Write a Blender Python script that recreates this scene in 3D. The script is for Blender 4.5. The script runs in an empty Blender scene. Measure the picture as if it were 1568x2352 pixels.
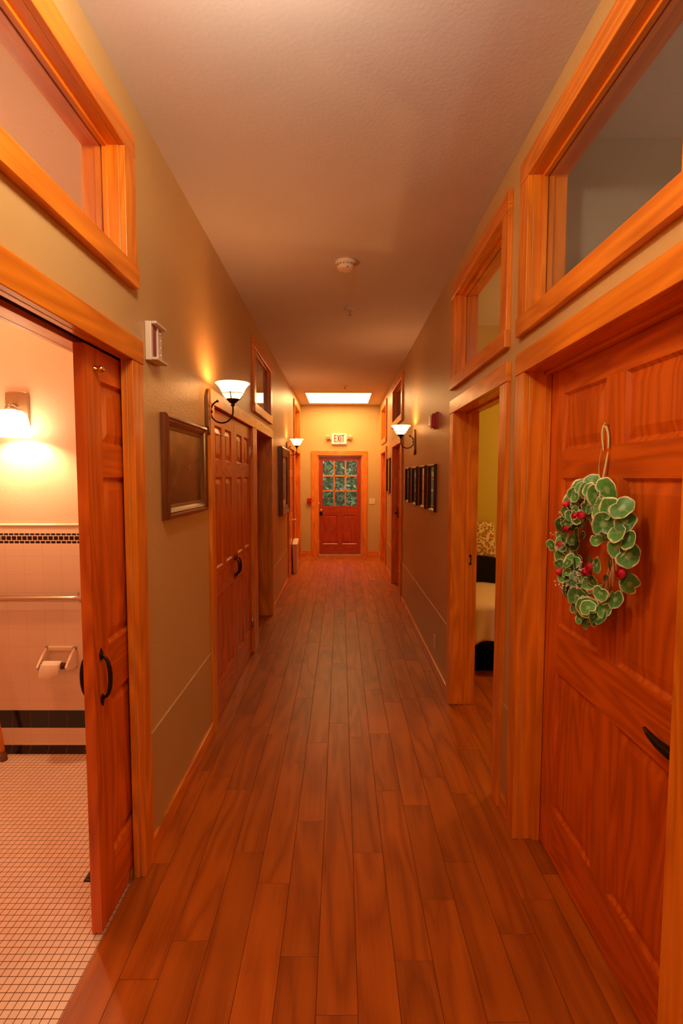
import bpy, bmesh, math, random
from mathutils import Vector, Matrix
random.seed(7)
sc = bpy.context.scene
C = sc.collection
PI = math.pi
BASE = {-1: 0.785, 1: 0.770}     # distance of the left / right hall wall from the hall axis
H = 2.98                         # ceiling height
FY = 10.27                       # far wall

# ------------------------------------------------------------------ materials
def mat(name):
    m = bpy.data.materials.new(name); m.use_nodes = True
    n = m.node_tree.nodes; n.clear()
    out = n.new('ShaderNodeOutputMaterial')
    return m, n, m.node_tree.links, out

def pbsdf(n, l, out, **kw):
    b = n.new('ShaderNodeBsdfPrincipled')
    for k, v in kw.items():
        b.inputs[k.replace('_', ' ')].default_value = v
    l.new(b.outputs[0], out.inputs[0])
    return b

def plain(name, col, rough=.5, metal=0., bump=0., bscale=60, spec=.5, coat=0.):
    m, n, l, out = mat(name)
    b = pbsdf(n, l, out)
    b.inputs['Base Color'].default_value = (*col, 1)
    b.inputs['Roughness'].default_value = rough
    b.inputs['Metallic'].default_value = metal
    b.inputs['Specular IOR Level'].default_value = spec
    b.inputs['Coat Weight'].default_value = coat
    if bump:
        tc = n.new('ShaderNodeTexCoord'); nz = n.new('ShaderNodeTexNoise'); bp = n.new('ShaderNodeBump')
        nz.inputs['Scale'].default_value = bscale; nz.inputs['Detail'].default_value = 3
        bp.inputs['Strength'].default_value = bump; bp.inputs['Distance'].default_value = .01
        l.new(tc.outputs['Object'], nz.inputs['Vector']); l.new(nz.outputs['Fac'], bp.inputs['Height'])
        l.new(bp.outputs[0], b.inputs['Normal'])
    return m

def emit(name, col, s):
    m, n, l, out = mat(name)
    e = n.new('ShaderNodeEmission'); e.inputs[0].default_value = (*col, 1); e.inputs[1].default_value = s
    l.new(e.outputs[0], out.inputs[0]); return m

def ramp(n, stops):
    r = n.new('ShaderNodeValToRGB'); e = r.color_ramp.elements
    while len(e) < len(stops): e.new(.5)
    for i, (p, c) in enumerate(stops):
        e[i].position = p; e[i].color = (*c, 1)
    return r

def wood(name, axis, light, dark, rough=.32, vcol=False, rings=9., knots=True, coat=.25, fine_amt=.45):
    m, n, l, out = mat(name)
    b = pbsdf(n, l, out); b.inputs['Roughness'].default_value = rough
    b.inputs['Coat Weight'].default_value = coat; b.inputs['Specular IOR Level'].default_value = .35 if vcol else .5; b.inputs['Coat Roughness'].default_value = .18
    tc = n.new('ShaderNodeTexCoord'); oi = n.new('ShaderNodeObjectInfo')
    add = n.new('ShaderNodeVectorMath'); add.operation = 'MULTIPLY_ADD'
    cmb = n.new('ShaderNodeCombineXYZ')
    for i in range(3): l.new(oi.outputs['Random'], cmb.inputs[i])
    add.inputs[1].default_value = (3.7, 5.1, 4.3)
    l.new(cmb.outputs[0], add.inputs[0]); l.new(tc.outputs['Object'], add.inputs[2])
    src = add.outputs[0]
    if vcol:
        at = n.new('ShaderNodeAttribute'); at.attribute_name = 'tone'; at.attribute_type = 'GEOMETRY'
        a2 = n.new('ShaderNodeVectorMath'); a2.operation = 'MULTIPLY_ADD'; a2.inputs[1].default_value = (13., 31., 7.)
        l.new(at.outputs['Color'], a2.inputs[0]); l.new(src, a2.inputs[2]); src = a2.outputs[0]
    def mp(along, across):
        mm = n.new('ShaderNodeMapping'); s = [across]*3; s['XYZ'.index(axis)] = along
        mm.inputs['Scale'].default_value = s; l.new(src, mm.inputs[0]); return mm.outputs[0]
    n1 = n.new('ShaderNodeTexNoise'); n1.inputs['Scale'].default_value = 1; n1.inputs['Detail'].default_value = 2
    n1.inputs['Distortion'].default_value = .3
    l.new(mp(.7, 5.5), n1.inputs['Vector'])
    mu = n.new('ShaderNodeMath'); mu.operation = 'MULTIPLY'; mu.inputs[1].default_value = rings
    l.new(n1.outputs['Fac'], mu.inputs[0])
    pp = n.new('ShaderNodeMath'); pp.operation = 'PINGPONG'; pp.inputs[1].default_value = .5
    l.new(mu.outputs[0], pp.inputs[0])
    n2 = n.new('ShaderNodeTexNoise'); n2.inputs['Scale'].default_value = 1; n2.inputs['Detail'].default_value = 4
    l.new(mp(3., 110.), n2.inputs['Vector'])
    mix = n.new('ShaderNodeMath'); mix.operation = 'MULTIPLY_ADD'; mix.inputs[1].default_value = 1.1
    l.new(pp.outputs[0], mix.inputs[0])
    fa = n.new('ShaderNodeMath'); fa.operation = 'MULTIPLY'; fa.inputs[1].default_value = fine_amt
    l.new(n2.outputs['Fac'], fa.inputs[0]); l.new(fa.outputs[0], mix.inputs[2])
    r = ramp(n, [(.12, dark), (.62, light), (.85, tuple(min(1, c*1.12) for c in light))])
    l.new(mix.outputs[0], r.inputs[0]); col = r.outputs[0]
    if knots:
        vo = n.new('ShaderNodeTexVoronoi'); vo.inputs['Scale'].default_value = 1; l.new(mp(1.6, 5.), vo.inputs['Vector'])
        kr = ramp(n, [(0., (.35, .35, .35)), (.045, (.5, .5, .5)), (.09, (1, 1, 1))])
        l.new(vo.outputs['Distance'], kr.inputs[0])
        mx = n.new('ShaderNodeMix'); mx.data_type = 'RGBA'; mx.blend_type = 'MULTIPLY'; mx.inputs[0].default_value = .8
        l.new(col, mx.inputs[6]); l.new(kr.outputs[0], mx.inputs[7]); col = mx.outputs[2]
    n3 = n.new('ShaderNodeTexNoise'); n3.inputs['Scale'].default_value = 3.; n3.inputs['Detail'].default_value = 2
    l.new(src, n3.inputs['Vector'])
    mr = n.new('ShaderNodeMapRange'); mr.inputs[3].default_value = .78; mr.inputs[4].default_value = 1.2
    l.new(n3.outputs['Fac'], mr.inputs[0])
    mx = n.new('ShaderNodeMix'); mx.data_type = 'RGBA'; mx.blend_type = 'MULTIPLY'; mx.inputs[0].default_value = 1
    l.new(col, mx.inputs[6]); l.new(mr.outputs[0], mx.inputs[7]); col = mx.outputs[2]
    if vcol:
        sp = n.new('ShaderNodeSeparateColor'); l.new(at.outputs['Color'], sp.inputs[0])
        m3 = n.new('ShaderNodeMapRange'); m3.inputs[3].default_value = .88; m3.inputs[4].default_value = 1.12
        l.new(sp.outputs[1], m3.inputs[0])
        mx = n.new('ShaderNodeMix'); mx.data_type = 'RGBA'; mx.blend_type = 'MULTIPLY'; mx.inputs[0].default_value = 1
        l.new(col, mx.inputs[6]); l.new(m3.outputs[0], mx.inputs[7]); col = mx.outputs[2]
    l.new(col, b.inputs['Base Color'])
    bp = n.new('ShaderNodeBump'); bp.inputs['Strength'].default_value = .12; bp.inputs['Distance'].default_value = .002
    l.new(n2.outputs['Fac'], bp.inputs['Height']); l.new(bp.outputs[0], b.inputs['Normal'])
    return m

CL, CD = (.84, .265, .015), (.63, .155, .006)
DL, DD = (.70, .135, .004), (.49, .068, .0015)
W = {a: wood('pine_casing_'+a, a, CL, CD) for a in 'XYZ'}
D = {a: wood('stained_door_'+a, a, DL, DD, rough=.36, rings=11) for a in 'XYZ'}
E_ = {a: wood('dark_red_door_'+a, a, (.42, .052, .002), (.30, .030, .001), rough=.36, rings=11) for a in 'XYZ'}
FLOORM = wood('plank_floor', 'Y', (.44, .105, .006), (.29, .054, .002), rough=.40, vcol=True, rings=6, coat=.0, knots=False, fine_amt=.6)

def plaster(name, col, rough, bs, bstr):
    m, n, l, out = mat(name)
    b = pbsdf(n, l, out); b.inputs['Roughness'].default_value = rough
    tc = n.new('ShaderNodeTexCoord')
    nz = n.new('ShaderNodeTexNoise'); nz.inputs['Scale'].default_value = bs; nz.inputs['Detail'].default_value = 4
    l.new(tc.outputs['Object'], nz.inputs['Vector'])
    n2 = n.new('ShaderNodeTexNoise'); n2.inputs['Scale'].default_value = 1.7; l.new(tc.outputs['Object'], n2.inputs['Vector'])
    mr = n.new('ShaderNodeMapRange'); mr.inputs[3].default_value = .93; mr.inputs[4].default_value = 1.07
    l.new(n2.outputs['Fac'], mr.inputs[0])
    mx = n.new('ShaderNodeMix'); mx.data_type = 'RGBA'; mx.blend_type = 'MULTIPLY'; mx.inputs[0].default_value = 1
    mx.inputs[6].default_value = (*col, 1); l.new(mr.outputs[0], mx.inputs[7]); l.new(mx.outputs[2], b.inputs['Base Color'])
    bp = n.new('ShaderNodeBump'); bp.inputs['Strength'].default_value = bstr; bp.inputs['Distance'].default_value = .004
    l.new(nz.outputs['Fac'], bp.inputs['Height']); l.new(bp.outputs[0], b.inputs['Normal'])
    return m
WALL = plaster('beige_wall_paint', (.61, .405, .160), .38, 90, .5)
WAIN = plaster('beige_gloss_wainscot', (.52, .35, .14), .3, 40, .08)
CEIL = plaster('cream_ceiling_paint', (.66, .63, .64), .7, 60, .28)
FARW = plaster('far_wall_paint', (.60, .445, .195), .55, 70, .3)
BATHW = plaster('bathroom_paint', (.80, .60, .46), .55, 70, .25)
OLIVE = plaster('olive_bedroom_paint', (.50, .38, .025), .6, 70, .25)
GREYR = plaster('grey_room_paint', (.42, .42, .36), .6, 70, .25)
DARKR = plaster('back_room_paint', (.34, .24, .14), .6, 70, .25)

def glassmat(name, fac=.12, tint=(1, 1, 1), rough=.0, mist=0.):
    m, n, l, out = mat(name)
    t = n.new('ShaderNodeBsdfTransparent'); t.inputs[0].default_value = (*tint, 1)
    g = n.new('ShaderNodeBsdfGlossy'); g.inputs['Roughness'].default_value = rough
    lw = n.new('ShaderNodeLayerWeight'); lw.inputs['Blend'].default_value = .5
    pw = n.new('ShaderNodeMath'); pw.operation = 'POWER'; pw.inputs[1].default_value = 4.
    l.new(lw.outputs['Facing'], pw.inputs[0])
    fr = n.new('ShaderNodeMath'); fr.operation = 'MULTIPLY_ADD'; fr.inputs[1].default_value = .75; fr.inputs[2].default_value = .035
    l.new(pw.outputs[0], fr.inputs[0])
    mx = n.new('ShaderNodeMixShader'); l.new(fr.outputs[0], mx.inputs[0]); l.new(t.outputs[0], mx.inputs[1]); l.new(g.outputs[0], mx.inputs[2])
    last = mx
    if mist:
        d = n.new('ShaderNodeBsdfDiffuse'); d.inputs[0].default_value = (.8, .75, .65, 1)
        m2 = n.new('ShaderNodeMixShader'); m2.inputs[0].default_value = mist
        l.new(mx.outputs[0], m2.inputs[1]); l.new(d.outputs[0], m2.inputs[2]); last = m2
    l.new(last.outputs[0], out.inputs[0]); return m
GLASS = glassmat('clear_pane', mist=.02)
PICG = None
BLACKIRON = plain('dark_bronze', (.035, .018, .010), .38, .7)
BLACK = plain('black_hardware', (.02, .012, .008), .35, .6)
BRASS = plain('polished_brass', (.85, .55, .18), .18, 1.)
CHROME = plain('satin_chrome', (.62, .52, .42), .28, 1.)
WHITEP = plain('white_plastic', (.80, .72, .60), .4)
CREAMP = plain('cream_plastic', (.78, .68, .52), .45)
REDP = plain('red_plastic', (.45, .012, .008), .3)
CERAM = plain('white_ceramic', (.80, .66, .56), .15)
PAPER = plain('white_paper', (.85, .74, .64), .9)
DARKIN = plain('dark_slot', (.02, .006, .003), .9)
PICFR = wood('picture_frame_wood', 'Z', (.20, .050, .010), (.11, .024, .004), rough=.3, knots=False)
DARKFR = plain('dark_mahogany_frame', (.055, .010, .006), .3)
PLATEW = wood('sconce_plate_wood', 'Z', (.20, .085, .025), (.11, .04, .01), rough=.35, knots=False)

# ------------------------------------------------------------------ mesh helpers
class MB:
    def __init__(s): s.v = []; s.f = []; s.m = []; s.smooth = []
    def add(s, vs, fs, mi=0, sm=False):
        o = len(s.v); s.v += [tuple(v) for v in vs]
        for f in fs: s.f.append([o+i for i in f]); s.m.append(mi); s.smooth.append(sm)
        return s
    def box(s, x0, x1, y0, y1, z0, z1, mi=0):
        if x0 > x1: x0, x1 = x1, x0
        if y0 > y1: y0, y1 = y1, y0
        if z0 > z1: z0, z1 = z1, z0
        return s.add([(x0,y0,z0),(x1,y0,z0),(x1,y1,z0),(x0,y1,z0),(x0,y0,z1),(x1,y0,z1),(x1,y1,z1),(x0,y1,z1)],
                     [(0,3,2,1),(4,5,6,7),(0,1,5,4),(1,2,6,5),(2,3,7,6),(3,0,4,7)], mi)
    def lathe(s, prof, c=(0,0,0), axis='Z', n=28, mi=0, closed=False, sm=True):
        vs = []; fs = []
        for (r, t) in prof:
            for k in range(n):
                a = 2*PI*k/n; p = (r*math.cos(a), r*math.sin(a), t)
                if axis == 'X': p = (t, p[0], p[1])
                if axis == 'Y': p = (p[0], t, p[1])
                vs.append((p[0]+c[0], p[1]+c[1], p[2]+c[2]))
        for i in range(len(prof)-1):
            for k in range(n):
                fs.append((i*n+k, i*n+(k+1) % n, (i+1)*n+(k+1) % n, (i+1)*n+k))
        if closed:
            fs.append(tuple(range(n))[::-1]); fs.append(tuple((len(prof)-1)*n+k for k in range(n)))
        return s.add(vs, fs, mi, sm)
    def tube(s, pts, r, n=10, mi=0, cap=True):
        pts = [Vector(p) for p in pts]; rs = r if isinstance(r, (list, tuple)) else [r]*len(pts)
        vs = []; fs = []; up = None
        for i, p in enumerate(pts):
            t = (pts[min(i+1, len(pts)-1)]-pts[max(i-1, 0)]).normalized()
            if up is None:
                up = Vector((0, 0, 1)) if abs(t.z) < .9 else Vector((1, 0, 0))
            u = (up-t*up.dot(t)).normalized(); w = t.cross(u); up = u
            for k in range(n):
                a = 2*PI*k/n; vs.append(p+(u*math.cos(a)+w*math.sin(a))*rs[i])
        for i in range(len(pts)-1):
            for k in range(n): fs.append((i*n+k, i*n+(k+1) % n, (i+1)*n+(k+1) % n, (i+1)*n+k))
        if cap:
            fs.append(tuple(range(n))[::-1]); fs.append(tuple((len(pts)-1)*n+k for k in range(n)))
        return s.add(vs, fs, mi, True)
    def sphere(s, c, r, n=16, mi=0, sc=(1, 1, 1)):
        prof = [(max(1e-4, r*math.sin(PI*i/n)), -r*math.cos(PI*i/n)) for i in range(n+1)]
        vs0 = len(s.v); s.lathe(prof, (0, 0, 0), 'Z', n*2, mi)
        for i in range(vs0, len(s.v)):
            v = s.v[i]; s.v[i] = (v[0]*sc[0]+c[0], v[1]*sc[1]+c[1], v[2]*sc[2]+c[2])
        return s
    def prism(s, poly, t0, t1, axis='X', mi=0):
        # poly in the two other axes
        n = len(poly); vs = []
        for t in (t0, t1):
            for a, b in poly:
                vs.append({'X': (t, a, b), 'Y': (a, t, b), 'Z': (a, b, t)}[axis])
        fs = [tuple(range(n))[::-1], tuple(range(n, 2*n))] + [(k, (k+1) % n, n+(k+1) % n, n+k) for k in range(n)]
        return s.add(vs, fs, mi)
    def build(s, name, mats, parent=None, bevel=0., loc=(0, 0, 0), kind=None, label=None, cat=None, group=None, seg=2):
        me = bpy.data.meshes.new(name); me.from_pydata(s.v, [], s.f)
        if not isinstance(mats, (list, tuple)): mats = [mats]
        for m in mats: me.materials.append(m)
        for i, p in enumerate(me.polygons): p.material_index = s.m[i]; p.use_smooth = s.smooth[i]
        bm = bmesh.new(); bm.from_mesh(me); bmesh.ops.recalc_face_normals(bm, faces=bm.faces); bm.to_mesh(me); bm.free()
        o = bpy.data.objects.new(name, me); C.objects.link(o); o.location = loc
        if parent: o.parent = parent
        if bevel:
            md = o.modifiers.new('edge', 'BEVEL'); md.width = bevel; md.segments = seg; md.limit_method = 'ANGLE'; md.angle_limit = .7
        if kind: o['kind'] = kind
        if label: o['label'] = label
        if cat: o['category'] = cat
        if group: o['group'] = group
        return o

def empty(name, loc=(0, 0, 0), label=None, cat=None, kind=None, group=None, rz=0.):
    o = bpy.data.objects.new(name, None); C.objects.link(o); o.location = loc; o.rotation_euler = (0, 0, rz)
    o.empty_display_size = .1
    if label: o['label'] = label
    if cat: o['category'] = cat
    if kind: o['kind'] = kind
    if group: o['group'] = group
    return o

def X(s, d): return s*(BASE[s]+d)      # d > 0 goes into the wall, d < 0 into the hall

# ------------------------------------------------------------------ shell
def holed(name, x0, x1, y0, y1, z0, z1, holes, m, **kw):
    ys = sorted({y0, y1, *[h[0] for h in holes], *[h[1] for h in holes]}); zs = sorted({z0, z1, *[h[2] for h in holes], *[h[3] for h in holes]})
    ys = [y for y in ys if y0 <= y <= y1]; zs = [z for z in zs if z0 <= z <= z1]
    sol = {}
    for i in range(len(ys)-1):
        for j in range(len(zs)-1):
            cy, cz = (ys[i]+ys[i+1])/2, (zs[j]+zs[j+1])/2
            sol[i, j] = not any(h[0] < cy < h[1] and h[2] < cz < h[3] for h in holes)
    b = MB()
    for (i, j), sd in sol.items():
        if not sd: continue
        a0, a1, c0, c1 = ys[i], ys[i+1], zs[j], zs[j+1]
        b.add([(x0,a0,c0),(x0,a1,c0),(x0,a1,c1),(x0,a0,c1)], [(0,1,2,3)]); b.add([(x1,a0,c0),(x1,a1,c0),(x1,a1,c1),(x1,a0,c1)], [(3,2,1,0)])
        if not sol.get((i-1, j)): b.add([(x0,a0,c0),(x1,a0,c0),(x1,a0,c1),(x0,a0,c1)], [(0,1,2,3)])
        if not sol.get((i+1, j)): b.add([(x0,a1,c0),(x1,a1,c0),(x1,a1,c1),(x0,a1,c1)], [(0,1,2,3)])
        if not sol.get((i, j-1)): b.add([(x0,a0,c0),(x1,a0,c0),(x1,a1,c0),(x0,a1,c0)], [(0,1,2,3)])
        if not sol.get((i, j+1)): b.add([(x0,a0,c1),(x1,a0,c1),(x1,a1,c1),(x0,a1,c1)], [(0,1,2,3)])
    me_o = b.build(name, m, kind='structure', **kw)
    return me_o

NEAR = -2.6
ZT = 2.0    # door opening height
# door openings (y0, y1) and transoms (y0, y1, z0, z1)
LD = dict(bath=(.93, 1.93), closet=(3.16, 4.54), dark=(4.74, 5.77), closet2=(7.72, 8.55), end=(8.75, 9.78))
RD = dict(near=(1.135, 2.145), bed=(2.47, 3.48), mid=(6.52, 7.56), end=(8.72, 9.64))
LT = dict(bath=(.93, 1.905, 2.350, 2.737), dark=(4.74, 5.73, 2.23, 2.715), end=(8.75, 9.78, 2.24, 2.78))
RT = dict(near=(1.185, 2.150, 2.238, 2.777), bed=(2.49, 3.49, 2.238, 2.765), mid=(6.52, 7.58, 2.35, 2.79), end=(8.74, 9.66, 2.24, 2.78))
lh_front = [(a, b, 0, ZT) for a, b in LD.values()] + [t for t in LT.values()]
rh_front = [(a, b, 0, ZT) for a, b in RD.values()] + [t for t in RT.values()]
lh_back = [(*LD['bath'], 0, ZT), (*LD['dark'], 0, ZT)] + [t for t in LT.values()]
rh_back = [(*RD['bed'], 0, ZT)] + [t for t in RT.values()]
LB, RB = -.915, .905   # back faces of the two hall walls
holed('wall_left', X(-1, 0), X(-1, .018), NEAR, FY, 0, H, lh_front, WALL, label='beige textured plaster wall along the left side of the hall', cat='wall')
holed('wall_right', X(1, 0), X(1, .015), NEAR, FY, 0, H, rh_front, WALL, label='beige textured plaster wall along the right side of the hall', cat='wall')
holed('wall_left_inner', LB, LB+.014, NEAR, 2.93, 0, H, lh_back, BATHW, label='peach bathroom side of the left hall wall', cat='wall')
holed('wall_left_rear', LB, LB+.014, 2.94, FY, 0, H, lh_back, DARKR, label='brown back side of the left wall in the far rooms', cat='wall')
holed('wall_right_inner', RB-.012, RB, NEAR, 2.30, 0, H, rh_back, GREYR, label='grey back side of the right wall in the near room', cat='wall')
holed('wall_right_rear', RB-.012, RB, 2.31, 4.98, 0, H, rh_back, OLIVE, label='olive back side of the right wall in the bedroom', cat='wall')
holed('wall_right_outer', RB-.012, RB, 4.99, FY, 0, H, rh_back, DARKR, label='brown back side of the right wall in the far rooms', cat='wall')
LX, RX = -2.75, 3.4
def slab(name, x0, x1, y0, y1, z0, z1, m, label, cat='wall'):
    return MB().box(x0, x1, y0, y1, z0, z1).build(name, m, kind='structure', label=label, cat=cat)
# far wall with its door opening
DX0, DX1, DZ = -.452, .424, 1.995
b = MB()
b.box(LX, DX0, FY, FY+.14, 0, H); b.box(DX1, RX, FY, FY+.14, 0, H); b.box(DX0, DX1, FY, FY+.14, DZ, H)
b.build('wall_far', FARW, kind='structure', label='pale yellow end wall around the exit door', cat='wall')
slab('wall_near', LX, RX, NEAR-.12, NEAR, 0, H, WALL, 'beige wall closing the hall at its near end')
slab('wall_left_side', LX-.1, LX, NEAR, FY+.14, 0, H, BATHW, 'far side wall of the rooms left of the hall')
slab('wall_right_side', RX, RX+.1, NEAR, FY+.14, 0, H, OLIVE, 'far side wall of the rooms right of the hall')
slab('wall_bathroom_back', LX, LB, 2.87, 2.93, 0, H, BATHW, 'peach painted wall above the bathroom tiles')
slab('wall_bathroom_front', LX, LB, .1, .16, 0, H, BATHW, 'bathroom wall nearest the hall entrance')
slab('wall_bedroom_back', RB, RX, 4.92, 4.98, 0, H, OLIVE, 'olive yellow bedroom wall behind the bed')
slab('wall_bedroom_front', RB, RX, 2.31, 2.36, 0, H, OLIVE, 'olive wall between bedroom and near room')
slab('wall_near_room_back', RB, RX, 2.25, 2.30, 0, H, GREYR, 'grey wall behind the near right transom')
# ceiling slab
slab('ceiling', LX-.1, RX+.1, NEAR-.12, FY+.14, H, H+.12, CEIL, 'cream textured ceiling running the length of the hall', 'ceiling')

# ---- plank floor: one mesh, grooves between boards, each board with its own tone
P0, PW = -.5688, .1244
joints = {-2: [2.003], 1: [2.069], 2: [1.899, 2.745], 0: [1.651, 2.499], 3: [1.595, 2.26, 2.96], -1: [1.516], 4: [1.409, 3.204], 5: [2.064, 3.029],
          6: [1.579, 2.492], 8: [2.01], 7: [1.823], 9: [1.677], 10: [1.823, 2.88]}
vs, fs, tones = [], [], []
def plank(x0, x1, y0, y1, t):
    g = .0006; ch = .0009; o = len(vs)
    x0 += g; x1 -= g; y0 += g; y1 -= g
    for (a, b_, c, d, z) in ((x0, x1, y0, y1, -.003), (x0, x1, y0, y1, -ch), (x0+ch, x1-ch, y0+ch, y1-ch, 0)):
        vs.extend([(a, c, z), (b_, c, z), (b_, d, z), (a, d, z)])
    for r in (0, 4):
        for k in range(4): fs.append((o+r+k, o+r+(k+1) % 4, o+r+4+(k+1) % 4, o+r+4+k)); tones.append(t)
    fs.append((o+8, o+9, o+10, o+11)); tones.append(t)
k0 = int(math.floor((LX-P0)/PW)); k1 = int(math.ceil((RX-P0)/PW))
for k in range(k0, k1):
    xa, xb = P0+k*PW, P0+(k+1)*PW
    js = sorted(joints.get(k, []))
    ystart = NEAR
    if xb <= -.80: 
        if k == -2: xa = max(xa, -.8095)
        else: ystart = 2.93
    ends = list(js) if js else [ystart+random.uniform(.2, 1.0)]
    while ends[0] > ystart+1.1: ends.insert(0, ends[0]-random.uniform(.6, 1.1))
    while ends[-1] < FY: ends.append(ends[-1]+random.uniform(.55, 1.25))
    y = ystart
    for e in ends:
        e = min(e, FY)
        if e-y > .02:
            plank(xa, xb, y, e, (random.random(), random.random(), random.random(), 1)); y = e
me = bpy.data.meshes.new('floor'); me.from_pydata(vs, [], fs); me.materials.append(FLOORM)
ca = me.color_attributes.new('tone', 'FLOAT_COLOR', 'CORNER')
for p, t in zip(me.polygons, tones):
    for li in p.loop_indices: ca.data[li].color = t
fl = bpy.data.objects.new('floor', me); C.objects.link(fl); fl['kind'] = 'structure'; fl['category'] = 'floor'
fl['label'] = 'brown stained plank floor running down the hall'
slab('floor_base', LX-.1, RX+.1, NEAR-.12, FY+.14, -.12, -.0031, plain('dark_joint', (.03, .008, .003), .9), 'dark subfloor showing in the joints between planks', 'floor')

# ---- bathroom tile floor
def tilemat(name, w, h, mortar, tile, grout, uvaxes, rough=.25, offset=0., msize=.0012, var=.04, bump=.3):
    m, n, l, out = mat(name)
    b = pbsdf(n, l, out)
    tc = n.new('ShaderNodeTexCoord'); sep = n.new('ShaderNodeSeparateXYZ'); cm = n.new('ShaderNodeCombineXYZ')
    l.new(tc.outputs['Object'], sep.inputs[0]); l.new(sep.outputs[uvaxes[0]], cm.inputs[0]); l.new(sep.outputs[uvaxes[1]], cm.inputs[1])
    br = n.new('ShaderNodeTexBrick'); br.offset = offset; br.squash = 1.; br.inputs['Scale'].default_value = 1
    br.inputs['Brick Width'].default_value = w; br.inputs['Row Height'].default_value = h; br.inputs['Mortar Size'].default_value = msize
    br.inputs['Mortar Smooth'].default_value = .15
    t2 = tuple(c*(1-var*2) for c in tile)
    br.inputs['Color1'].default_value = (*tile, 1); br.inputs['Color2'].default_value = (*t2, 1); br.inputs['Mortar'].default_value = (*grout, 1)
    l.new(cm.outputs[0], br.inputs['Vector']); l.new(br.outputs['Color'], b.inputs['Base Color'])
    mr = n.new('ShaderNodeMapRange'); mr.inputs[3].default_value = rough; mr.inputs[4].default_value = .9
    l.new(br.outputs['Fac'], mr.inputs[0]); l.new(mr.outputs[0], b.inputs['Roughness'])
    bp = n.new('ShaderNodeBump'); bp.invert = True; bp.inputs['Strength'].default_value = bump; bp.inputs['Distance'].default_value = .001
    l.new(br.outputs['Fac'], bp.inputs['Height']); l.new(bp.outputs[0], b.inputs['Normal'])
    return m
TF = tilemat('mosaic_floor_tile', .0254, .0254, .0012, (.80, .60, .50), (.13, .045, .022), (0, 1), rough=.35, msize=.00125)
b = MB().box(LX, -.8105, .16, 2.87, -.003, .001)
b.build('floor_bathroom', TF, kind='structure', label='pale mosaic tile floor with dark grout in the bathroom', cat='floor')
# ---- bathroom wall tiling (stacked bands on the wall behind)
T4 = tilemat('white_wall_tile', .1036, .1024, .0015, (.80, .62, .52), (.64, .46, .36), (0, 2), rough=.14, msize=.0010, var=.01, bump=.2)
TB = tilemat('black_band_tile', .1036, .5, .0015, (.012, .008, .008), (.16, .06, .035), (0, 2), rough=.12, msize=.0014, var=0, bump=.2)
TM = tilemat('black_mosaic_band', .0290, .0270, .0015, (.02, .008, .006), (.72, .54, .42), (0, 2), rough=.15, offset=.5, msize=.0028, var=0, bump=.2)
BYW = 2.87
b = MB()
b.box(LX, LB, BYW-.014, BYW, .245, 1.199, 0)
b.box(LX, LB, BYW-.014, BYW, 1.255, 1.300, 1)
b.box(LX, LB, BYW-.0145, BYW, .050, .142, 0)
b.lathe([(.0001, LX), (.0095, LX), (.0095, LB), (.0001, LB)], (0, BYW-.0085, 1.300), 'X', 16, 1)
b.box(LX, LB, BYW-.0138, BYW, 1.199, 1.255, 2)
b.box(LX, LB, BYW-.0138, BYW, .142, .245, 3)
b.add([(LX, BYW-.0145, .050), (LB, BYW-.0145, .050), (LB, BYW-.040, .001), (LX, BYW-.040, .001), (LX, BYW, .05), (LB, BYW, .05), (LB, BYW, .001), (LX, BYW, .001)],
      [(0, 1, 2, 3), (0, 4, 5, 1), (1, 5, 6, 2), (3, 2, 6, 7), (0, 3, 7, 4)], 3)
b.build('wall_tile_bathroom', [T4, CERAM, TM, TB], kind='structure', label='white tiled bathroom wall with black mosaic and black bands', cat='wall')
b = MB().box(LX, LB, BYW-.020, BYW-.0145, .044, .052, 0)
b.build('trim_bathroom', CERAM, kind='structure', label='white edge strip above the black tile base in the bathroom', cat='trim')

# ---- wainscot panels and baseboards
def between(s, spans, gap=.10):
    ys = [NEAR]
    for a, b_ in sorted(spans): ys += [a-gap, b_+gap]
    ys.append(FY-.001)
    return [(ys[i], ys[i+1]) for i in range(0, len(ys), 2) if ys[i+1]-ys[i] > .012]
n_b = 0
for s, dd in ((-1, LD), (1, RD)):
    wb, bb = MB(), MB()
    for a, b_ in between(s, dd.values()):
        wb.box(X(s, -.0001), X(s, -.005), a, b_, .07, .505)
        wb.add([(X(s, -.0001), a, .505), (X(s, -.005), a, .505), (X(s, -.005), b_, .505), (X(s, -.0001), b_, .505), (X(s, -.0001), a, .509), (X(s, -.0001), b_, .509)],
               [(0, 1, 4), (2, 3, 5), (1, 2, 5, 4), (0, 4, 5, 3)])
        bb.box(X(s, -.0002), X(s, -.016), a, b_, .0005, .078, 0)
    side = 'left' if s < 0 else 'right'
    wb.build('wall_wainscot_'+side, WAIN, kind='structure', label='smooth glossy lower band of the %s hall wall' % side, cat='wall')
    bb.build('baseboard_'+side, W['Y'], kind='structure', bevel=.004, label='stained wood baseboard along the %s wall' % side, cat='baseboard')
b = MB(); b.box(X(-1, -.01), -.58, FY-.015, FY, .0005, .09); b.box(.525, X(1, -.01), FY-.015, FY, .0005, .09)
b.build('baseboard_far', W['X'], kind='structure', bevel=.004, label='wood baseboard on both sides of the exit door', cat='baseboard')

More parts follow.
